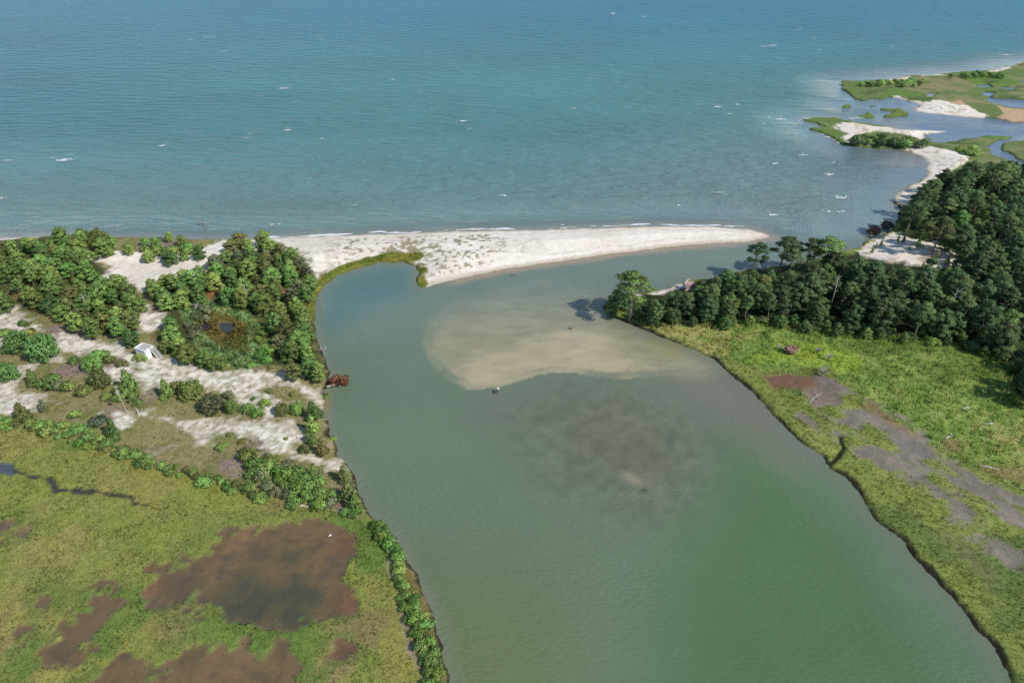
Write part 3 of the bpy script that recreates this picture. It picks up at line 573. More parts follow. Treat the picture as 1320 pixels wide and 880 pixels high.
# ---------------------------------------------------------------- grass and reeds
def px_poly_pts(poly, dens, seed):
    g = np.random.default_rng(seed); P_ = Poly(poly); lo, hi = P_.lo, P_.hi; n = int((hi[0] - lo[0]) * (hi[1] - lo[1]) * dens)
    x = g.uniform(lo[0], hi[0], n); y = g.uniform(lo[1], hi[1], n); k = P_.sd(x, y, 1.0) > 0
    px, py = to_px(x, y, 0); k &= (px > -60) & (px < 1390) & (py < 920); return x[k], y[k]
def grass(name, poly, dens, blades, hmul, wmul, seed, label, cat, cond=None, hue=None):
    g = np.random.default_rng(seed); x, y = px_poly_pts(poly, dens, seed); f = field(x, y)
    k = (g.random(len(x)) < f['gd'] ** 1.5) & (f['s'] > 0.25)
    if cond is not None: k &= cond(x, y, f)
    x, y = x[k], y[k]; h0, gh, c = f['h'][k], f['gh'][k], f['c'][k]
    n = len(x); B = blades
    cl = 0.55 + 0.75 * np.clip(0.5 + fbm(x, y, 2.6, 3, seed + 3), 0, 1.3)
    a = g.uniform(0, 2 * np.pi, (n, B)); hh = gh[:, None] * hmul * g.uniform(0.55, 1.25, (n, B)) * cl[:, None]
    wd = wmul * g.uniform(0.6, 1.4, (n, B)) * (0.5 + 0.5 * gh[:, None])
    off = g.normal(0, 0.13, (n, B, 2)) * (0.5 + gh[:, None, None]); bx = x[:, None] + off[..., 0]; by = y[:, None] + off[..., 1]
    lean = hh * g.uniform(0.1, 0.55, (n, B)); la = g.uniform(0, 2 * np.pi, (n, B))
    V = np.zeros((n, B, 3, 3)); V[..., 0, 0] = bx - np.cos(a) * wd; V[..., 0, 1] = by - np.sin(a) * wd; V[..., 1, 0] = bx + np.cos(a) * wd; V[..., 1, 1] = by + np.sin(a) * wd
    V[..., 2, 0] = bx + np.cos(la) * lean; V[..., 2, 1] = by + np.sin(la) * lean
    V[..., 0, 2] = V[..., 1, 2] = (h0 - 0.05)[:, None]; V[..., 2, 2] = h0[:, None] + hh
    col = (c * (hue if hue is not None else 1.0))[:, None, None, :] * g.uniform(0.85, 1.3, (n, B, 1, 1)) * np.ones((1, 1, 3, 1)); col = col * np.array([1.0, 1.0, 0.95])
    me = mesh_np(name, V.reshape(-1, 3), np.arange(n * B * 3).reshape(-1, 3), GM, loops=3, col=np.clip(col.reshape(-1, 3), 0.004, 0.8))
    # soft shading: normals of the sward point mostly upward
    nr = g.normal(0, 0.38, (n, B, 1, 3)) * np.ones((1, 1, 3, 1)); nr[..., 2] += 1.0; nr = nr.reshape(-1, 3); nr /= np.linalg.norm(nr, axis=1)[:, None]
    me.polygons.foreach_set('use_smooth', np.ones(n * B, bool)); me.normals_split_custom_set_from_vertices([tuple(v) for v in nr])
    return tag(link(name, me), label, cat, kind='stuff')
GM = grass_mat()
grass('marsh_grass', [(-400,480),(0,540),(445,660),(505,705),(520,790),(580,980),(-900,980)], 9, 3, 1.0, 0.05, 11, 'short yellow green marsh grass around the brown pans on the left', 'grass')
grass('bank_grass', P['right'], 7, 3, 1.0, 0.06, 12, 'yellow green marsh grass fringing the mud flats on the right bank', 'grass', lambda x, y, f: (f['gh'] < 0.65) & (y < 150))
grass('reed_bed', P['right'], 3.6, 4, 1.0, 0.075, 13, 'tall green reeds between the right bank wood and the mud', 'reeds', lambda x, y, f: (f['gh'] >= 0.65) & (y < 160), 1.9)
grass('dune_grass', [(-400,300),(0,395),(200,380),(420,400),(420,500),(470,680),(400,655),(200,610),(0,545),(-400,480)], 8, 3, 1.1, 0.06, 14, 'thin tan dune grass between the bare sand patches', 'grass')
grass('beach_grass', [(390,440),(395,350),(440,325),(700,295),(740,330),(552,378),(530,340),(430,365),(412,440)], 6, 3, 1.2, 0.06, 15, 'short green grass fringe along the sand spit and the cove', 'grass')

# ---------------------------------------------------------------- trees and shrubs
LEAF = {k: foliage_mat('leaves_' + k, v) for k, v in dict(
    mid=(.228, .340, .092), dark=(.155, .250, .074), deep=(.122, .188, .070), yellow=(.245, .280, .085), grey=(.190, .210, .105), olive=(.190, .205, .070),
    pine=(.094, .155, .062), bright=(.180, .300, .066), blue=(.120, .165, .095)).items()}
LEAF['rust'] = foliage_mat('leaves_rust', (.235, .075, .045), 0.2)
BARK = plain('bark', (.16, .13, .10), 0.9, 0.3, 5, 0.4); GREYBARK = plain('grey_bark', (.30, .28, .26), 0.9, 0.25, 5, 0.4); PALE = plain('pale_driftwood', (.52, .48, .42), 0.85, 0.2, 5, 0.3)

def leaf_cloud(name, lobes, n, size, seed, mat, centre):
    g = np.random.default_rng(seed); L = np.array(lobes, float); ar = (L[:, 3] * L[:, 4] + L[:, 4] * L[:, 5] + L[:, 3] * L[:, 5])
    idx = g.choice(len(L), n, p=ar / ar.sum()); d = g.normal(size=(n, 3)); d /= np.linalg.norm(d, axis=1)[:, None]
    rad = 1 - np.abs(g.normal(0, 0.30, n)); rad = np.clip(rad, 0.1, 1) * g.uniform(0.85, 1.32, n)
    p = L[idx, :3] + d * L[idx, 3:6] * rad[:, None]
    nr = d * 0.8 + g.normal(0, 0.55, (n, 3)); nr /= np.linalg.norm(nr, axis=1)[:, None]
    t = np.cross(nr, g.normal(size=(n, 3))); t /= np.linalg.norm(t, axis=1)[:, None]; b = np.cross(nr, t)
    sz = size * g.uniform(0.55, 1.35, n); wv_ = sz * g.uniform(0.45, 0.8, n)
    V = np.stack([p - t * sz[:, None], p - b * wv_[:, None], p + t * sz[:, None], p + b * wv_[:, None]], 1)
    out = p - np.asarray(centre); out /= np.linalg.norm(out, axis=1)[:, None] + 1e-9
    sn = 0.26 * d + 0.52 * out + 0.42 * nr; sn[:, 2] += 0.18; sn /= np.linalg.norm(sn, axis=1)[:, None]
    tone = np.repeat(np.clip(L[idx, 6] * g.uniform(0.7, 1.32, n), 0.3, 2), 4)
    me = mesh_np(name, V.reshape(-1, 3), np.arange(4 * n).reshape(-1, 4), mat, attrs={'tone': tone})
    me.polygons.foreach_set('use_smooth', np.ones(n, bool)); me.normals_split_custom_set_from_vertices([tuple(v) for v in np.repeat(sn, 4, 0)])
    return me
def limbs(mb, base, targets, r0, rr, stop=0.8):
    for t in targets:
        t = Vector(t); b = Vector(base(t)); m = (b + t) / 2 + Vector((rr.uniform(-.15, .15), rr.uniform(-.15, .15), -0.08 * (t - b).length))
        mb.tube([b, m, b + (t - b) * stop], [r0, r0 * 0.7, r0 * 0.25], 5)

def proto(kind, seed):
    rr = random.Random(seed * 31 + hash(kind) % 1 + len(kind)); lobes = []; mb = MB()
    if kind == 'broad':            # 5 m, round leafy crown nearly to the ground
        h = 5.0; nl = rr.randint(28, 34)
        for i in range(nl):
            a = i * 2.4 + rr.uniform(-.4, .4); z = .7 + 3.4 * ((i + 0.5) / nl) + rr.uniform(-.2, .2); w_ = 1.75 * math.sqrt(max(0.08, 1 - ((z - 2.0) / 2.7) ** 2)) * rr.uniform(0.6, 1.1)
            q = rr.uniform(.36, .68); lobes.append((w_*math.cos(a), w_*math.sin(a), z, q * 1.2, q * 1.15, q * rr.uniform(.45, .68), rr.uniform(.84, 1.18)))
        lobes.append((rr.uniform(-.3, .3), rr.uniform(-.3, .3), 4.3, .8, .8, .65, rr.uniform(.9, 1.25)))
        mb.tube([(0, 0, -.3), (.05, .03, 1.2), (-.05, .1, 2.6), (0, 0, 3.8)], [.17, .14, .09, .03], 7)
        limbs(mb, lambda t: (0, 0, min(2.6, max(.5, t.z * 0.55))), [l[:3] for l in lobes[:8]], .06, rr); n, sz = 4800, .14; cen = (0, 0, 1.6)
    elif kind == 'tall':           # 9 m, deep billowing crown
        h = 9.0; nl = rr.randint(34, 42)
        for i in range(nl):
            f = (i + .5) / nl; a = i * 2.4 + rr.uniform(-.5, .5); z = 2.2 + 5.9 * f + rr.uniform(-.3, .3); w_ = (2.1 * math.sqrt(max(.04, 1 - ((f - .36) / .70) ** 2)) + .15) * rr.uniform(.5, 1.1)
            q = rr.uniform(.5, .98) * (1.1 - .35 * f); lobes.append((w_*math.cos(a), w_*math.sin(a), z, q * 1.15, q * 1.1, q * rr.uniform(.38, .58), rr.uniform(.82, 1.2)))
        lobes.append((0, 0, 8.4, .7, .7, .6, 1.1))
        mb.tube([(0, 0, -.3), (.06, .0, 2.5), (-.04, .08, 5.5), (0, 0, 8.2)], [.22, .17, .11, .03], 7)
        limbs(mb, lambda t: (0, 0, t.z * .8), [l[:3] for l in lobes[::4]], .06, rr); n, sz = 6500, .185; cen = (0, 0, 3.5)
    elif kind == 'pine':           # 10 m, bare trunk, flat-topped clumps on open limbs
        h = 10.0; lean = (rr.uniform(-.4, .4), rr.uniform(-.4, .4)); nl = rr.randint(15, 20)
        for i in range(nl):
            f = (i + .5) / nl; a = i * 2.4 + rr.uniform(-.7, .7); z = 5.4 + 4.2 * f + rr.uniform(-.2, .2); w_ = (0.6 + 1.9 * math.sin(math.pi * min(1, .28 + .68 * f)) ) * rr.uniform(.5, 1.1)
            q = rr.uniform(.5, .95); lobes.append((w_*math.cos(a) + lean[0]*f, w_*math.sin(a) + lean[1]*f, z, q, q, q * rr.uniform(.42, .6), rr.uniform(.75, 1.3)))
        lobes.append((lean[0], lean[1], 9.6, .8, .8, .45, 1.15))
        mb.tube([(0, 0, -.3), (.08, -.05, 3), (lean[0]*.3, lean[1]*.3, 6), (lean[0], lean[1], 9.3)], [.22, .18, .13, .04], 8)
        limbs(mb, lambda t: (t.x * .06, t.y * .06, t.z - .55), [l[:3] for l in lobes], .055, rr, .95); n, sz = 3800, .155; cen = (0, 0, 6.5)
    elif kind == 'cedar':          # 4 m, dense cone
        h = 4.0
        for i in range(16):
            f = i / 15; a = i * 2.4 + rr.uniform(-.3, .3); z = .45 + 3.1 * f; w_ = (.95 * (1 - f) ** .75) * rr.uniform(.6, 1.05); q = (.62 - .3 * f) * rr.uniform(.85, 1.15)
            lobes.append((w_*math.cos(a), w_*math.sin(a), z, q, q, q * 1.05, rr.uniform(.75, 1.25)))
        mb.tube([(0, 0, -.3), (.02, .02, 1.6), (0, 0, 3.6)], [.11, .08, .02], 6); n, sz = 1700, .15; cen = (0, 0, 1.1)
    elif kind == 'bush':           # 3 m, rounded dome of leaves down to the sand
        h = 3.0; nl = 30
        for i in range(nl):
            f = (i + .5) / nl; a = i * 2.4 + rr.uniform(-.3, .3); z = .35 + 2.15 * f; w_ = 1.25 * math.sqrt(max(.03, 1 - (max(0, z - .7) / 2.0) ** 2)) * rr.uniform(.75, 1.08); q = rr.uniform(.36, .6)
            lobes.append((w_*math.cos(a), w_*math.sin(a), z, q, q, q * .85, rr.uniform(.85, 1.17)))
        mb.tube([(0, 0, -.3), (.03, .02, .8), (0, .05, 2.0)], [.10, .08, .03], 6); limbs(mb, lambda t: (0, 0, .3), [l[:3] for l in lobes[:6]], .04, rr); n, sz = 3000, .12; cen = (0, 0, .5)
    elif kind == 'shrub':          # 1.5 m, spreading mound
        h = 1.5
        for i in range(9):
            a = i * 2.4 + rr.uniform(-.5, .5); w_ = .95 * math.sqrt((i + .3) / 9) * rr.uniform(.8, 1.2); q = rr.uniform(.38, .6)
            lobes.append((w_*math.cos(a), w_*math.sin(a), .35 + .75 * (1 - (w_ / 1.25) ** 2) * rr.uniform(.6, 1.1), q, q, q * .8, rr.uniform(.75, 1.3)))
        mb.tube([(0, 0, -.2), (.03, .02, .5), (0, .05, 1.0)], [.06, .05, .02], 6); limbs(mb, lambda t: (0, 0, .15), [l[:3] for l in lobes[:6]], .03, rr); n, sz = 1000, .125; cen = (0, 0, .1)
    elif kind == 'sapling':        # 5 m, slim and light
        h = 5.0
        for i in range(14):
            f = i / 13; a = i * 2.4; z = 1.0 + 3.8 * f; w_ = .75 * (1 - f) * rr.uniform(.5, 1.1); q = (.5 - .28 * f); lobes.append((w_*math.cos(a), w_*math.sin(a), z, q, q, q, rr.uniform(.8, 1.3)))
        mb.tube([(0, 0, -.3), (.03, .02, 2.4), (0, 0, 4.8)], [.08, .06, .015], 6); n, sz = 800, .15; cen = (0, 0, 2)
    elif kind == 'far_shrub':      # 3 m, seen from hundreds of metres
        h = 3.0
        for i in range(9):
            a = i * 2.4; w_ = 1.5 * math.sqrt((i + .3) / 9); q = rr.uniform(.8, 1.15); lobes.append((w_*math.cos(a), w_*math.sin(a), .9 + .95 * (1 - (w_ / 2) ** 2), q, q, q * .85, rr.uniform(.75, 1.3)))
        mb.tube([(0, 0, -.3), (0, 0, 1), (0, 0.1, 2)], [.12, .1, .04], 5); n, sz = 700, .28; cen = (0, 0, .3)
    cm = leaf_cloud(kind + '_crown', lobes, n, sz, seed * 7 + len(kind), LEAF['mid'], cen)
    return h, mb.mesh(kind + '_trunk', BARK, True), cm, cen[2]
PROTO = {k: [proto(k, i + 1) for i in range(m)] for k, m in dict(broad=6, tall=6, pine=5, cedar=4, bush=5, shrub=5, sapling=2, far_shrub=3).items()}
KW = dict(bush=('bush', 'round bush', 'bush'), broad=('round_tree', 'round tree', 'tree'), tall=('dense_tree', 'dense tree', 'tree'), pine=('pine_tree', 'open pine', 'tree'), cedar=('cedar_tree', 'conical cedar', 'tree'),
          shrub=('shrub', 'low shrub', 'shrub'), sapling=('sapling', 'slim sapling', 'tree'), far_shrub=('shrub', 'bushy shrub', 'shrub'))
TW = dict(mid='mid green', dark='dark green', yellow='yellowish green', grey='grey green', olive='olive green', pine='deep green', deep='dusky green', bright='bright green', blue='bluish green', rust='rust brown')
ALL = []
pr = np.random.default_rng(99)
def ground_h(x, y): return float(field(np.array([x]), np.array([y]))['h'][0])
def put(kind, px, py, h, tone, zone, group, world=None, label=None, wide=1.0, turn=None):
    v = PROTO[kind][int(pr.integers(len(PROTO[kind])))]; k = h / v[0]
    zc = 0.5 * h + 0.6
    if world is None: X, Y = (float(q) for q in gp(px, py, zc))
    else: X, Y = world
    name, kw, cat = KW[kind]
    t = bpy.data.objects.new(name, None); COL.objects.link(t); t.empty_display_size = 0.3
    wv_ = pr.uniform(.8, 1.22)
    t.rotation_euler = (pr.normal(0, .03), pr.normal(0, .03), pr.uniform(0, 6.28) if turn is None else turn); t.scale = (k * wide * wv_ * pr.uniform(.92, 1.08), k * wide * wv_ * pr.uniform(.92, 1.08), k)
    for nm, me, mt in (('trunk', v[1], None), ('crown', v[2], LEAF[tone])):
        o = bpy.data.objects.new(nm, me); COL.objects.link(o); o.parent = t
        if mt is not None: o.material_slots[0].link = 'OBJECT'; o.material_slots[0].material = mt
    t['category'] = cat; t['group'] = group
    if label: t['label'] = label
    ALL.append(dict(o=t, X=X, Y=Y, base=f"{TW[tone]} {kw} {zone}", label=label, h=h)); return t
CLEARING = Poly([(238,386),(300,390),(346,402),(354,440),(360,478),(288,482),(284,468),(258,448),(240,428)])     # open grass round the pond
def scatter(poly, spacing, picks, zone, group, seed, inset=0.6, maxn=300, hfun=None):
    """picks: (weight, kind, tone, hmin, hmax)"""
    g = np.random.default_rng(seed); P_ = Poly(poly); lo, hi = P_.lo - 8, P_.hi + 4; done = []
    wts = np.array([p[0] for p in picks], float); wts /= wts.sum(); n = int((hi[0]-lo[0]) * (hi[1]-lo[1]) / spacing ** 2 * 14)
    X = g.uniform(lo[0], hi[0], n); Y = g.uniform(lo[1], hi[1], n); f = field(X, Y)
    for i in range(n):
        p = picks[g.choice(len(picks), p=wts)]; h = g.uniform(p[3], p[4]); zc = .5 * h + .6
        if hfun: h *= hfun(X[i], Y[i])
        if f['s'][i] < inset: continue
        tree = p[1] in ('broad', 'tall', 'pine')
        qx, qy = to_px(X[i], Y[i], zc); a, b = gp(qx, qy)
        if P_.sd(np.array([float(a)]), np.array([float(b)]), 1.0)[0] < 0 or qx < -14 or qx > 1336 or qy > 884: continue
        if tree and CLEARING.sd(np.array([float(a)]), np.array([float(b)]), 1.0)[0] > 0: continue
        if any((X[i]-c)**2 + (Y[i]-d)**2 < (spacing * e) ** 2 for c, d, e in done): continue
        done.append((X[i], Y[i], g.uniform(.85, 1.15))); put(p[1], 0, 0, h, p[2], zone, group, world=(X[i], Y[i]))
        if len(done) >= maxn: break
    return len(done)

mixL = [(4, 'broad', 'mid', 3.8, 5.8), (1.6, 'broad', 'dark', 3.8, 5.4), (1.6, 'broad', 'yellow', 3, 4.6), (.5, 'pine', 'mid', 4.6, 6), (1, 'broad', 'olive', 3, 4.6), (1.5, 'tall', 'mid', 4.8, 6.2)]
A_ = [(-30,318),(50,314),(75,302),(100,302),(140,308),(150,320),(118,332),(125,352),(140,362),(155,372),(188,396),(165,410),(176,430),(168,442),(140,436),(100,424),(70,406),(45,396),(-30,394)]
scatter(A_, 3.3, mixL, 'in left wood', 'trees of the left wood', 21)
scatter([(185,308),(205,304),(235,305),(258,314),(262,330),(235,335),(190,333)], 3.0, [(2, 'broad', 'mid', 2.6, 4), (1, 'broad', 'dark', 3, 4), (1, 'shrub', 'mid', 1.5, 2)], 'by bay beach', 'trees by the left bay beach', 22)
scatter([(60,308),(118,306),(165,316),(172,328),(150,332),(122,326)], 3.0, [(2, 'shrub', 'yellow', 1.2, 1.8), (2, 'broad', 'mid', 2.2, 3.2)], 'by bay beach', 'trees by the left bay beach', 23, maxn=12)
B_ = [(272,340),(290,325),(302,312),(340,308),(352,318),(372,326),(392,338),(400,350),(400,380),(402,430),(406,455),(420,478),(414,490),(392,488),(366,474),(362,450),(350,428),(344,405),(312,392),(284,382),(270,370),(272,352)]
scatter(B_, 3.3, [(4, 'broad', 'mid', 3.4, 5.2), (2, 'broad', 'dark', 3.4, 5), (2.2, 'broad', 'olive', 3, 4.8), (1.2, 'broad', 'grey', 3, 4.4), (1, 'broad', 'yellow', 2.6, 4), (.3, 'pine', 'mid', 4.6, 5.6), (.8, 'tall', 'mid', 4.5, 5.6)], 'in riverside wood', 'trees of the riverside wood', 24)
C_ = [(192,365),(225,362),(258,352),(268,372),(258,386),(234,390),(216,398),(226,420),(230,445),(262,460),(284,472),(272,480),(250,470),(212,450),(205,434),(222,412),(214,394),(192,382)]
scatter(C_, 3.0, [(4, 'broad', 'mid', 3.4, 5), (1.5, 'broad', 'dark', 3.4, 5), (.5, 'pine', 'mid', 4.6, 5.8), (1, 'tall', 'mid', 4.6, 5.8), (1, 'broad', 'yellow', 2.6, 4)], 'near the pond', 'trees west of the small pond', 25)

D = 'on left dune'; DG = 'shrubs and cedars on the left dune'
for px, py, wpx, kind, tone in [
    (22,443,25,'broad','dark'),(36,434,18,'shrub','yellow'),(53,449,34,'broad','dark'),(5,431,15,'shrub','mid'),(11,481,21,'broad','dark'),(0,473,12,'shrub','mid'),(42,488,14,'cedar','dark'),(66,494,22,'shrub','mid'),(77,497,18,'shrub','grey'),(89,501,16,'shrub','mid'),
    (97,469,13,'shrub','dark'),(119,471,22,'broad','mid'),(128,461,20,'shrub','mid'),(142,467,15,'shrub','yellow'),(140,459,7,'shrub','mid'),(127,491,26,'broad','olive'),(107,505,17,'shrub','yellow'),(118,503,14,'shrub','mid'),(165,494,22,'cedar','mid'),(155,507,20,'broad','dark'),(155,516,14,'shrub','mid'),
    (172,515,18,'shrub','mid'),(180,522,12,'shrub','dark'),(138,514,13,'shrub','yellow'),(214,503,19,'cedar','mid'),(228,500,14,'shrub','olive'),(246,503,26,'broad','mid'),(27,533,17,'cedar','olive'),(34,545,11,'shrub','dark'),(55,525,10,'cedar','grey'),(127,545,17,'shrub','blue'),(143,555,19,'cedar','dark'),(98,536,15,'shrub','mid'),
    (30,419,10,'shrub','dark'),(37,421,7,'shrub','olive'),(179,463,14,'shrub','yellow'),(187,465,11,'shrub','mid'),(158,472,12,'shrub','olive'),(272,521,26,'broad','grey'),(295,510,17,'shrub','grey'),(298,525,20,'broad','mid'),(320,527,18,'shrub','mid'),(331,533,16,'shrub','bright'),(342,521,14,'shrub','bright'),(327,515,7,'shrub','dark'),
    (363,528,20,'broad','olive'),(383,525,20,'broad','mid'),(403,528,20,'cedar','dark'),(377,508,9,'shrub','olive'),(348,505,9,'shrub','olive'),(401,546,20,'cedar','mid'),(401,564,19,'broad','dark'),(414,574,18,'cedar','olive'),(392,579,15,'shrub','olive'),(429,561,11,'shrub','bright'),(286,577,15,'shrub','mid'),(369,567,7,'shrub','yellow'),
    (404,608,18,'cedar','dark'),(443,610,20,'cedar','olive'),(449,632,24,'cedar','olive'),(457,646,18,'cedar','mid'),(456,660,18,'shrub','bright'),(445,659,14,'shrub','mid'),(343,598,16,'shrub','grey'),(420,505,9,'shrub','dark'),(297,562,8,'shrub','olive'),(312,571,8,'shrub','yellow')]:
    X, Y = gp(px, py); pm = FPX / math.hypot(math.hypot(float(X), float(Y)), 79); wm = wpx / pm
    kind = 'bush' if kind == 'broad' else kind; h = dict(bush=wm * .86, cedar=wm * 1.4, shrub=wm * .6)[kind]; put(kind, px, py, h, tone, D, DG)
scatter([(318,586),(345,592),(385,608),(412,622),(428,640),(428,652),(395,653),(370,645),(345,630),(333,612)], 1.5, [(3, 'shrub', 'mid', 1.5, 2.3), (1, 'shrub', 'bright', 1.4, 2), (1, 'shrub', 'grey', 1.2, 1.8)], 'in marsh thicket', 'shrubs of the thicket above the marsh', 26)
scatter([(-15,535),(25,545),(60,546),(100,548),(125,562),(150,577),(200,592),(240,606),(290,620),(340,632),(338,642),(300,632),(260,620),(210,608),(150,590),(100,572),(60,560),(30,556),(-15,552)], 1.05, [(3, 'shrub', 'mid', .6, 1.5), (1.5, 'shrub', 'bright', .5, 1.2), (1, 'shrub', 'olive', .5, 1.1)], 'along marsh edge', 'low shrubs along the marsh edge', 27)
scatter([(482,670),(498,682),(511,703),(518,725),(525,750),(535,778),(548,797),(556,822),(564,850),(574,886),(552,886),(546,842),(537,812),(526,785),(517,765),(513,735),(505,712),(490,690)], 0.95, [(3, 'shrub', 'bright', .9, 1.5), (2, 'shrub', 'mid', .9, 1.4), (1, 'shrub', 'yellow', .7, 1.1)], 'on lower bank', 'shrubs along the lower left bank', 28, 0.9)
scatter([(252,400),(270,398),(262,420),(250,436),(244,420)], 2.4, [(1, 'shrub', 'grey', 1.3, 1.9)], 'near the pond', 'shrubs at the small pond', 29, maxn=6)
scatter([(330,412),(345,430),(352,460),(345,470),(332,440)], 2.4, [(1, 'shrub', 'bright', 1.3, 2.0)], 'near the pond', 'shrubs at the small pond', 30, maxn=8)
scatter([(285,468),(350,474),(345,482),(290,482)], 4.0, [(1, 'shrub', 'yellow', .9, 1.4), (1, 'shrub', 'bright', .9, 1.4)], 'near the pond', 'shrubs at the small pond', 31, maxn=10)

# right bank
RW = [(2.4, 'tall', 'pine', 6.2, 10.5), (1.6, 'tall', 'deep', 5.8, 9.8), (1.6, 'pine', 'deep', 8.5, 11.5), (.5, 'broad', 'dark', 5, 6.5), (1, 'broad', 'deep', 5, 7), (.5, 'tall', 'dark', 6.5, 8.5)]
scatter([(1168,276),(1185,257),(1205,240),(1225,228),(1250,222),(1290,217),(1345,212),(1345,352),(1255,350),(1240,328),(1215,314),(1192,307),(1172,300)], 4.0, RW, 'in right forest', 'trees of the far right wood', 41, 1.2)
def west_low(x, y): return 0.55 + 0.45 * min(1, max(0, (x - 30) / 40))
scatter([(815,390),(850,388),(880,381),(900,372),(930,364),(960,364),(1000,354),(1050,346),(1085,336),(1110,343),(1150,350),(1190,353),(1220,357),(1255,366),(1345,360),(1345,432),(1290,440),(1260,426),(1220,420),(1160,418),(1100,412),(1050,406),(1000,400),(940,397),(890,401),(850,404),(825,400)], 3.9,
        [(2.0, 'tall', 'pine', 6, 9.4), (1.6, 'tall', 'deep', 5.2, 8.6), (1.2, 'pine', 'deep', 7.6, 10), (1.6, 'broad', 'deep', 4.2, 6.8), (.9, 'broad', 'dark', 4, 6), (.4, 'broad', 'dark', 4, 5.5)], 'in point wood', 'trees of the right bank wood', 42, 1.2, hfun=west_low)
scatter([(830,408),(880,410),(940,404),(1000,408),(1060,414),(1130,422),(1190,428),(1250,436),(1300,448),(1330,470),(1330,510),(1300,470),(1250,446),(1180,438),(1100,430),(1040,424),(980,416),(900,416),(840,414)], 2.6, [(2, 'broad', 'dark', 2.2, 3.6), (2, 'shrub', 'deep', 1.6, 2.4), (1, 'broad', 'deep', 2.4, 3.4), (1, 'shrub', 'bright', 1.3, 2)], 'at wood edge', 'shrubs at the edge of the right bank wood', 43)
scatter([(1290,455),(1340,450),(1345,520),(1320,505),(1300,480)], 4.0, [(1, 'tall', 'pine', 6, 8)], 'above the reeds', 'trees at the right edge', 44)
scatter([(838,392),(870,384),(888,380),(905,368),(935,358),(965,356),(1000,350),(1000,372),(960,384),(930,396),(890,404),(850,408),(828,402)], 2.7, [(2, 'broad', 'deep', 3.2, 4.8), (1.5, 'broad', 'dark', 3, 4.6), (1, 'tall', 'deep', 4.6, 6.2), (.8, 'broad', 'olive', 3, 4)], 'on point bank', 'trees along the point bank', 46, 0.8)
put('broad', 797, 386, 5.2, 'deep', '', 'trees of the right bank wood', label='dark green bush left of the lone pine at the tip of the right point')
put('shrub', 790, 398, 2.0, 'dark', '', 'trees of the right bank wood', label='low green shrub at the waterline of the right point tip')
def hgt(bx, by, ty):
    X, Y = (float(q) for q in gp(bx, by, .8)); v = (440 - ty) / FPX; return X, Y, CAMH + Y * (-sp_ + v * cp) / (cp + v * sp_) - .8
for bx, by, ty, tone, lab in [(811,411,350,'dark','lone open crowned pine standing at the tip of the right bank point'),
    (968,358,311,'pine','leftmost tall bare trunked pine of the row above the channel'), (1004,350,303,'pine','tall broad topped pine second from left in the row above the channel'),
    (1016,356,318,'pine','shorter pine standing between the tall pines above the channel'), (1038,350,306,'pine','tall slim pine third from left in the row above the channel'), (1062,352,304,'dark','tallest pine with a lighter green crown at the right end of the channel row')]:  # last one takes a lighter leaf colour than its row
    X, Y, h = hgt(bx, by, ty); put('pine', 0, 0, h, tone, '', 'tall pines above the channel', world=(X, Y), label=lab, wide=1.35)
for px, py, h, tone in [(1137,312,2.2,'yellow'),(1183,315,4.2,'bright'),(1165,309,3.2,'mid'),(1158,308,2.8,'mid'),(1172,322,1.6,'mid'),(1207,332,3,'yellow'),(1221,338,3.2,'yellow'),(1240,332,5,'bright'),(1125,322,2.4,'yellow'),(1190,342,2.6,'mid'),(1232,345,2.2,'yellow'),(1130,316,1.8,'olive')]:
    put('sapling', px, py, h, tone, 'on small beach', 'saplings on the small right beach')
# far points
scatter([(1100,175),(1130,174),(1160,178),(1190,180),(1205,183),(1190,187),(1150,187),(1110,185)], 3.4, [(2, 'far_shrub', 'dark', 2.4, 3.6), (1, 'far_shrub', 'pine', 2.6, 3.8)], 'on sandy point', 'shrubs on the far sandy point', 51)
scatter([(1222,96),(1250,94),(1290,92),(1293,97),(1260,99),(1225,99)], 4.0, [(2, 'far_shrub', 'dark', 2.2, 3.4), (1, 'far_shrub', 'mid', 2, 3)], 'on far island', 'shrubs on the far marsh island', 52)
scatter([(1104,106),(1150,104),(1185,101),(1196,104),(1190,109),(1176,110),(1150,108),(1110,109)], 4.4, [(2, 'far_shrub', 'mid', 1.6, 2.8), (1, 'far_shrub', 'dark', 2, 3)], 'on far island', 'shrubs on the far marsh island', 53)
scatter([(1238,192),(1256,190),(1262,197),(1245,199)], 3.2, [(1, 'far_shrub', 'mid', 2, 2.8)], 'behind sand hook', 'shrubs behind the sand hook', 54)

# ---------------------------------------------------------------- built and dead things
WHITE = plain('weathered_white_paint', (.62, .61, .58), 0.6, 0.12, 3, 0.15); GREYP = plain('grey_decking', (.30, .29, .28), 0.85, 0.25, 4, 0.3); DARKP = plain('opening_shade', (.03, .028, .025), 0.9, 0.2, 4, 0)
def level(px, py, z=0.0):
    X, Y = (float(q) for q in gp(px, py, z)); return X, Y
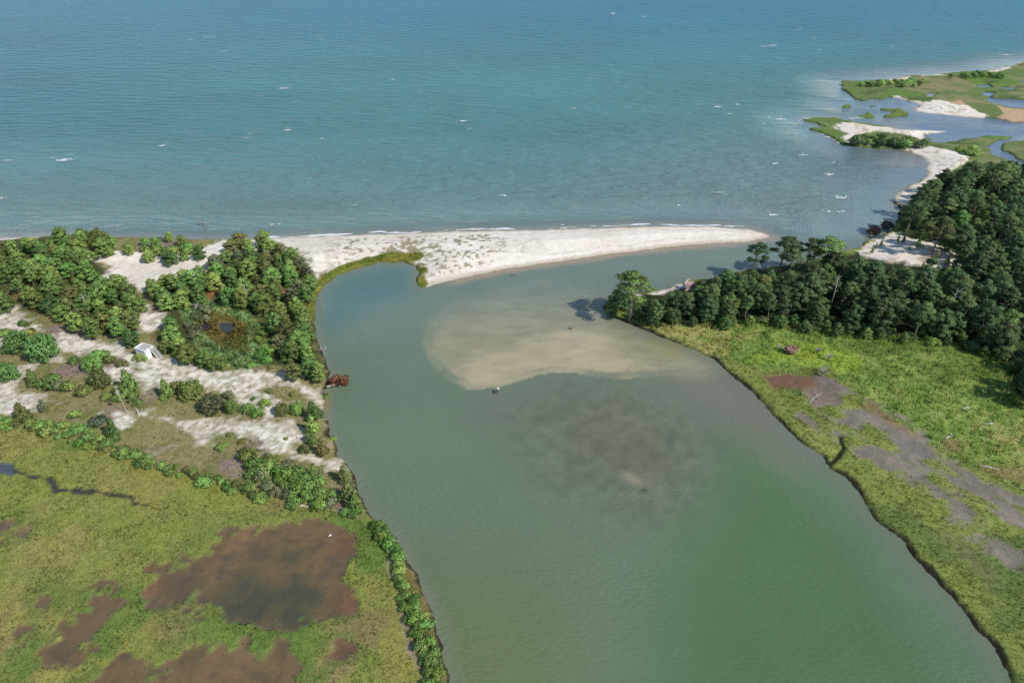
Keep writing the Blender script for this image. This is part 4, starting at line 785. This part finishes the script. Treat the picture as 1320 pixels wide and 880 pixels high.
# white hut: level top with a raised rim, boarded walls, doorway, outside stair
gz = ground_h(*level(187, 457, 1.0)) - .05; TOP = gz + 2.35
c0 = [Vector((*level(x, y, TOP), 0)) for x, y in ((172.6, 448.2), (184.2, 441.3), (195.5, 446.2), (187.2, 451.6))]
cx = sum(c0, Vector()) / 4; ex = ((c0[2] - c0[1]) + (c0[3] - c0[0])) / 2; ey = ((c0[1] - c0[0]) + (c0[2] - c0[3])) / 2
ang = math.atan2(ex.y, ex.x); Lx, Ly = max(ex.length, 2.2), max(ey.length, 2.0)
hut = thing('hut', 'small white box hut with rimmed flat roof and side stair on the dune', 'hut', (cx.x, cx.y, gz), ang)
HH = 2.35
wl = MB()
for (px_, py_, sx, sy) in ((0, -Ly/2 + .05, Lx, .1), (0, Ly/2 - .05, Lx, .1), (-Lx/2 + .05, 0, .1, Ly - .2)): wl.box((px_, py_, HH/2 - .2), (sx, sy, HH - .4))
wl.box((Lx/2 - .05, -Ly*.17, HH/2 - .2), (.1, Ly*.64 - .1, HH - .4)); wl.box((Lx/2 - .05, Ly*.32, HH - .65), (.1, Ly*.3, .5)); wl.box((Lx/2 - .05, Ly/2 - .13, HH/2 - .4), (.1, .06, HH - .9))
for i in range(7): wl.box((0, -Ly/2 - .008, .25 + i * .3), (Lx - .02, .03, .02))
wl.build('wall', WHITE, hut)
MB().box((0, 0, HH - .32), (Lx - .22, Ly - .22, .08)).build('roof_deck', GREYP, hut)
rim = MB()
for (px_, py_, sx, sy) in ((0, -Ly/2, Lx + .16, .16), (0, Ly/2, Lx + .16, .16), (-Lx/2, 0, .16, Ly - .16), (Lx/2, 0, .16, Ly - .16)): rim.box((px_, py_, HH - .12), (sx, sy, .26))
rim.build('roof_rim', WHITE, hut)
MB().box((Lx/2 - .12, Ly*.32, HH/2 - .45), (.04, Ly*.28, HH - 1.0)).build('doorway', DARKP, hut)  # near-black panel: the shade inside the door opening, put in as colour
st = MB(); run = 1.5
for i in range(8):
    f = (i + .5) / 8; st.box((Lx/2 + .12 + run * f, Ly*.33, (HH - .2) * (1 - f)), (.26, .8, .05))
stair = st.build('stair', GREYP, hut)
for sy in (-.42, .42):
    hr = MB(); hr.tube([(Lx/2 + .1, Ly*.33 + sy, HH + .15), (Lx/2 + .12 + run, Ly*.33 + sy, .75)], .06, 6); hr.box((Lx/2 + .12 + run, Ly*.33 + sy, .35), (.08, .08, .8)); hr.build('handrail', GREYP, stair)
    sg = MB(); sg.tube([(Lx/2 + .1, Ly*.33 + sy, HH - .2), (Lx/2 + .15 + run, Ly*.33 + sy, .02)], .09, 4); sg.build('stringer', WHITE, stair)
# tall pale post
X, Y = level(165.5, 536, .8); gz = ground_h(X, Y)
post = thing('post', 'tall thin pale post with a small box near its top on the dune', 'post', (X, Y, gz)); post.rotation_euler = (0, R(-3), 0)
MB().tube([(0, 0, -.3), (.02, 0, 2.5), (0, 0, 5.9)], [.06, .052, .045], 9).build('shaft', GREYBARK, post)
bxm = MB(); bxm.box((0, -.12, 4.75), (.34, .3, .5)); bxm.box((0, -.14, 5.04), (.44, .42, .05), rx=.15); bxm.build('nest_box', GREYP, post)
cap = MB(); cap.box((0, 0, 5.93), (.7, .1, .08)); cap.box((0, 0, 6.02), (.5, .4, .05)); cap.build('top_bracket', GREYBARK, post)
def log(a, b, r, label, mat=PALE, z=None, name='driftwood_log', bend=.2, twigs=2):
    A = Vector((*level(*a, .8), 0)); B = Vector((*level(*b, .8), 0)); A.z = ground_h(A.x, A.y) + r * .7; B.z = ground_h(B.x, B.y) + r * .7
    if z is not None: A.z, B.z = z
    o = thing(name, label, 'log', (A.x, A.y, A.z)); d = B - A; s_ = Vector((-d.y, d.x, 0)).normalized() * d.length * bend * .3
    mb = MB(); mb.tube([(0, 0, 0), d * .35 + s_, d * .7 + s_ * .6, d], [r, r * .9, r * .7, r * .35], 8)
    mb.build('stem', mat, o, True)
    for i in range(twigs):
        tw = MB(); p = d * (.45 + .25 * i) + s_ * .8; q = Vector((-d.y, d.x, 0)).normalized() * d.length * .22 * (1 if i % 2 else -1) + Vector((0, 0, .25 + r)); tw.tube([p, p + q * .6, p + q + d * .1], [r * .5, r * .3, r * .1], 6); tw.build('branch', mat, o, True)
    return o
log((175, 529), (181, 540), .13, 'pale straight log lying right of the tall post on the dune', twigs=0)
log((385, 651), (401, 653), .12, 'pale log lying in the grass below the thicket')
log((1240, 528), (1250, 526), .14, 'pale driftwood log lying in the upper reeds near the right edge')
log((1270, 548), (1281, 546), .13, 'short pale driftwood log deep in the reeds, nearest the right edge')
log((1219, 565), (1231, 561), .12, 'pale driftwood log at the tan lower rim of the reeds')
log((1263, 600), (1288, 606), .10, 'long thin pale branch lying across the tan reed rim', twigs=1)
log((500, 695), (512, 692), .11, 'grey log caught in the bank shrubs below the cedars', GREYBARK)
log((1158, 262), (1178, 267), .28, 'dark reddish log on the sand hook beside the far right wood', plain('dark_wet_wood', (.10, .065, .05), .8, .3, 4, .4))
log((1044, 518), (1060, 505), .10, 'thin grey branch lying on the mud of the right marsh', GREYBARK)
# dead things
RUSTB = plain('reddish_brown_wood', (.17, .10, .075), .9, .35, 4, .5)
X, Y = level(437, 494, .3)
ft = thing('fallen_tree', 'rust brown dead tree fallen into the river from the left bank', 'tree', (X, Y, 0))
bX, bY = level(421, 499, .5); mb = MB(); mb.tube([(bX - X, bY - Y, .6), ((bX - X) * .5, (bY - Y) * .5, .4), (.5, .3, .3), (1.6, .6, .2)], [.2, .17, .12, .05], 8); mb.build('trunk', GREYBARK, ft, True)
rr = random.Random(5); lob = [(rr.uniform(-1.5, 1.6), rr.uniform(-.8, 1.2), rr.uniform(.1, 1.5), .7, .65, .55, rr.uniform(.5, 1.2)) for _ in range(18)]
link('crown', leaf_cloud('dead_crown', lob, 2000, .14, 77, LEAF['rust'], (0, 0, 0)), ft)
br = MB()
for i in range(14):
    a = rr.uniform(0, 6.28); q = Vector((math.cos(a) * 1.9, math.sin(a) * 1.2 + .2, rr.uniform(.3, 1.5))); br.tube([(0, 0, .2), q * .5, q], [.05, .035, .012], 5)
br.build('branches', RUSTB, ft)
def root_wad(px, py, size, label, mat, seed, name='uprooted_stump', z=None):
    X, Y = level(px, py, .6); gz = max(ground_h(X, Y), -.05) if z is None else z; o = thing(name, label, 'stump', (X, Y, gz)); rr = random.Random(seed)
    mb = MB().blob((0, 0, size * .32), (size * .5, size * .35, size * .36), seed, 14, 8, .28); mb.build('root_ball', mat, o)
    for i in range(9):
        a = i * .7 + rr.uniform(-.2, .2); q = Vector((math.cos(a) * size * .75, math.sin(a) * size * .4, size * rr.uniform(.1, .85))); t = MB(); t.tube([(0, 0, size * .3), q * .6 + Vector((0, 0, size * .1)), q], [size * .07, size * .05, size * .015], 5); t.build('root', mat, o)
    return o
root_wad(1018, 455, 2.5, 'brown uprooted stump standing in the lime green grass on the right', RUSTB, 3)
root_wad(1126, 299, 3.4, 'dark brown root wad in the shade at the small right beach', plain('brown_root_wood', (.09, .06, .045), .9, .3, 4, .4), 4)  # this wad's wood is an even dark brown
root_wad(1143, 291, 3.0, 'second root wad behind the brown one, close to the far right wood', plain('dark_root_wood', (.06, .05, .04), .9, .3, 4, .4), 9)
def dead_shrub(px, py, h, label, seed):
    X, Y = level(px, py, .8); o = thing('dead_shrub', label, 'shrub', (X, Y, ground_h(X, Y))); rr = random.Random(seed)
    mb = MB(); mb.tube([(0, 0, -.2), (.05, 0, h * .35), (0, .08, h * .6)], [.09, .07, .04], 6); mb.build('stem', GREYBARK, o, True)
    b = MB()
    for i in range(26):
        a = rr.uniform(0, 6.28); q = Vector((math.cos(a), math.sin(a), 0)) * h * rr.uniform(.2, .6) + Vector((0, 0, h * rr.uniform(.5, 1.05))); s0 = Vector((0, 0, h * rr.uniform(.1, .5))); b.tube([s0, (s0 + q) / 2 + Vector((0, 0, .1)), q], [.05, .035, .012], 4)
    b.build('branches', GREYBARK, o)
dead_shrub(1060, 484, 2.4, 'grey leafless shrub below the lime green grass, nearest the mud', 1); dead_shrub(1068, 464, 1.8, 'grey leafless shrub on the right edge of the lime green grass', 2)
dead_shrub(1054, 455, 1.5, 'small grey leafless shrub at the top of the lime green grass', 3); dead_shrub(346, 596, 1.8, 'grey leafless shrub at the upper left of the thicket', 4)
dead_shrub(255, 402, 2.2, 'pale grey leafless shrub behind the small pond', 5); dead_shrub(416, 452, 2.0, 'grey bare shrub leaning over the left riverbank', 6); dead_shrub(395, 430, 2.6, 'grey bare tree top among the riverside wood', 7)
dead_shrub(1004, 450, 1.4, 'grey bare shrub left of the brown uprooted stump', 8)
def dead_tree(px, py, h, label, seed):
    X, Y = level(px, py, h * .5); o = thing('dead_tree', label, 'tree', (X, Y, ground_h(X, Y))); rr = random.Random(seed)
    mb = MB(); mb.tube([(0, 0, -.3), (.1, .05, h * .5), (.0, .1, h)], [.18, .13, .03], 7); mb.build('trunk', GREYBARK, o, True)
    for i in range(9):
        a = i * 2.4; z = h * (.45 + .055 * i); q = Vector((math.cos(a), math.sin(a), .35)) * h * rr.uniform(.1, .2); b = MB(); b.tube([(.05, .05, z), Vector((.05, .05, z)) + q * .6, Vector((.05, .05, z)) + q], [.06, .04, .012], 5); b.build('branch', GREYBARK, o, True)
dead_tree(1075, 378, 8.0, 'bare grey dead tree near the middle of the right point wood', 1); dead_tree(1225, 398, 8.5, 'bare grey dead tree near the right end of the point wood', 2)
dead_tree(318, 385, 5.5, 'bare grey dead tree behind the small pond clearing', 3); dead_tree(112, 398, 5.0, 'bare grey dead tree near the front of the left wood', 4)
# snag in the bay, stubs in the river
X, Y = level(263, 292); sg = thing('snag', 'weathered grey forked snag standing in the bay off the left beach', 'snag', (X, Y, 0))
m_ = MB(); m_.tube([(.2, 0, -.6), (.1, 0, .5), (-.25, .1, 1.5), (-.5, .15, 2.3)], [.26, .22, .17, .08], 8); SNAGW = plain('wet_snag_wood', (.13, .12, .11), .85, .3, 5, .4); m_.build('stem', SNAGW, sg, True)
m_ = MB(); m_.tube([(0, 0, .5), (-.7, .1, .9), (-1.05, .1, 1.6)], [.15, .11, .04], 7); m_.build('branch', SNAGW, sg, True)
m_ = MB(); m_.tube([(.15, 0, .3), (.7, .0, .45), (1.0, .1, .3)], [.14, .1, .04], 7); m_.build('branch', SNAGW, sg, True)
X, Y = level(640.5, 506); sb = thing('stump', 'small dark stump with a pale top below the pale sandbank', 'stump', (X, Y, 0)); DW = plain('wet_stump_wood', (.06, .06, .045), .7, .3, 5, .4)
MB().blob((-.25, 0, .15), (.42, .3, .4), 2, 12, 7, .25).build('root_ball', DW, sb); m_ = MB(); m_.tube([(.1, 0, -.3), (.12, .02, .5), (.2, .02, .95)], [.2, .17, .13], 8); m_.build('stem', DW, sb, True)
MB().blob((.22, .02, 1.0), (.26, .2, .2), 3, 10, 6, .15).build('pale_top', PALE, sb)
X, Y = level(735.5, 424); sb = thing('stump', 'tiny brown stump poking out of the middle of the pale sandbank', 'stump', (X, Y, 0)); BW = plain('brown_stump_wood', (.11, .095, .065), .8, .3, 5, .4)
MB().blob((0, 0, .1), (.4, .28, .3), 5, 12, 7, .3).build('root_ball', BW, sb); m_ = MB(); m_.tube([(.1, 0, .1), (.3, .05, .35), (.55, .05, .4)], [.12, .09, .03], 6); m_.build('root', BW, sb, True)
# old landing with pinkish boards under the point's bushes, and a bleached trunk bent over it
X, Y = level(888, 370, 1.0); gz = ground_h(X, Y); ld = thing('landing', 'small pinkish plank landing box on the north shore of the right point', 'landing', (X, Y, gz), R(4)); PINK = plain('pinkish_planks', (.33, .23, .20), .85, .2, 3, .3)
for i in range(4): MB().box((0, -.9, .35 + i * .32), (2.3, .08, .27)).build('front_board', PINK, ld)
m_ = MB()
for i in range(7): m_.box((-1.0 + i * .33, 0, 1.52), (.3, 1.9, .07))
m_.build('deck', PINK, ld)
for sx in (-1.1, 1.1):
    for sy in (-.98, .9): MB().tube([(sx, sy, -.5), (sx, sy, 1.75)], .1, 8).build('pile', BARK, ld)
MB().box((0, -1.02, .2), (2.5, .1, .14)).build('sill_beam', PALE, ld)
X, Y = level(881, 371, 1.0); bt = thing('bleached_log', 'bleached white bent trunk arching over the pinkish plank landing', 'log', (X, Y, ground_h(X, Y)))
m_ = MB(); m_.tube([(0, 0, -.2), (.15, .3, .8), (.6, .8, 1.6), (1.2, 1.3, 2.0), (1.9, 1.6, 2.1)], [.13, .12, .1, .07, .03], 8); m_.build('stem', PALE, bt, True)
m_ = MB(); m_.tube([(.6, .8, 1.6), (.7, 1.1, 2.0), (1.0, 1.2, 2.2)], [.05, .035, .015], 6); m_.build('branch', PALE, bt, True)
# wading bird in the big brown pan
X, Y = level(426, 692, .4); gz = ground_h(X, Y); BS = .8; eg = thing('wading_bird', 'white long legged wading bird standing in the big brown pan', 'bird', (X, Y, gz), R(20)); eg.scale = (BS, BS, BS); FE = plain('white_feathers', (.75, .74, .70), .7, .06, 8, .1); DL = plain('dark_legs', (.05, .05, .045), .6, .1, 8, 0); BL = plain('yellow_bill', (.5, .36, .06), .5, .1, 8, 0)
bd = bpy.data.meshes.new('bird_body'); sv = [(-.34, 0, .40), (-.2, 0, .44), (-.02, 0, .50), (.12, 0, .55), (.18, 0, .66), (.13, 0, .77), (.17, 0, .88), (.25, 0, .91)]; sr = [.02, .09, .125, .08, .045, .035, .035, .045]
bd.from_pydata(sv, [(i, i + 1) for i in range(len(sv) - 1)], []); bd.materials.append(FE); eb = link('body', bd, eg)
md = eb.modifiers.new('skin', 'SKIN'); eb.modifiers.new('sub', 'SUBSURF').levels = 1
for i, r_ in enumerate(sr): bd.skin_vertices[0].data[i].radius = (r_, r_)
bd.skin_vertices[0].data[2].use_root = True
for sy in (-.05, .05): m_ = MB(); m_.tube([(.0, sy, .42), (-.03, sy, .22), (0, sy, -.06)], .013, 6); m_.tube([(0, sy, -.02), (.09, sy, -.03)], .01, 5); m_.build('leg', DL, eg, True)
m_ = MB(); m_.tube([(.27, 0, .91), (.36, 0, .89), (.42, 0, .875)], [.02, .013, .003], 6); m_.build('bill', BL, eg, True)

# ---------------------------------------------------------------- settle plants on the ground, then name each by its neighbours
XX = np.array([a['X'] for a in ALL]); YY = np.array([a['Y'] for a in ALL]); HZ = field(XX, YY)['h']
MARKS = [('white hut', 187, 452), ('small pond', 280, 428), ('rusty fallen tree', 437, 494), ('tall pale post', 164, 520), ('spit root', 385, 325), ('cove', 425, 385), ('left photo edge', 0, 370),
         ('marsh creek', 60, 625), ('big brown pan', 350, 740), ('lone point pine', 815, 385), ('plank landing', 888, 370), ('channel pines', 1030, 345), ('small right beach', 1190, 325), ('sand hook', 1190, 230),
         ('brown stump', 1018, 455), ('right photo edge', 1320, 400), ('right photo edge', 1320, 300), ('pale marsh log', 393, 652), ('bank log', 506, 693), ('bottom photo edge', 562, 880), ('bay snag', 263, 292), ('left photo edge', 0, 520)]
ORD = ['', 'second ', 'third ', 'fourth ', 'fifth ', 'sixth ', 'seventh ', 'eighth ', 'ninth ', 'tenth ', 'eleventh ', 'twelfth ']
bins = {}
for a, hz in zip(ALL, HZ):
    a['o'].location = (a['X'], a['Y'], float(hz) - .05)
    if a['label']: continue
    px, py = to_px(a['X'], a['Y'], a['h'] * .5 + .6)
    d, nm, mx_, my_ = min(((px - m[1]) ** 2 + (1.6 * (py - m[2])) ** 2, m[0], m[1], m[2]) for m in MARKS)
    dx, dy = px - mx_, 1.6 * (py - my_); dr = ('right of' if dx > 0 else 'left of') if abs(dx) > abs(dy) else ('below' if dy > 0 else 'above')
    bins.setdefault((a['base'], nm, dr), []).append((d, a))
for (base, nm, dr), L in bins.items():
    L.sort(key=lambda t: t[0])
    for i, (d, a) in enumerate(L):
        a['o']['label'] = f"{base}, {(ORD[i] + 'nearest' if len(L) > 1 else 'only one') if i < 12 else 'well'} {dr} the {nm}"
print('plants', len(ALL), 'longest label', max(len(a['o']['label'].split()) for a in ALL))
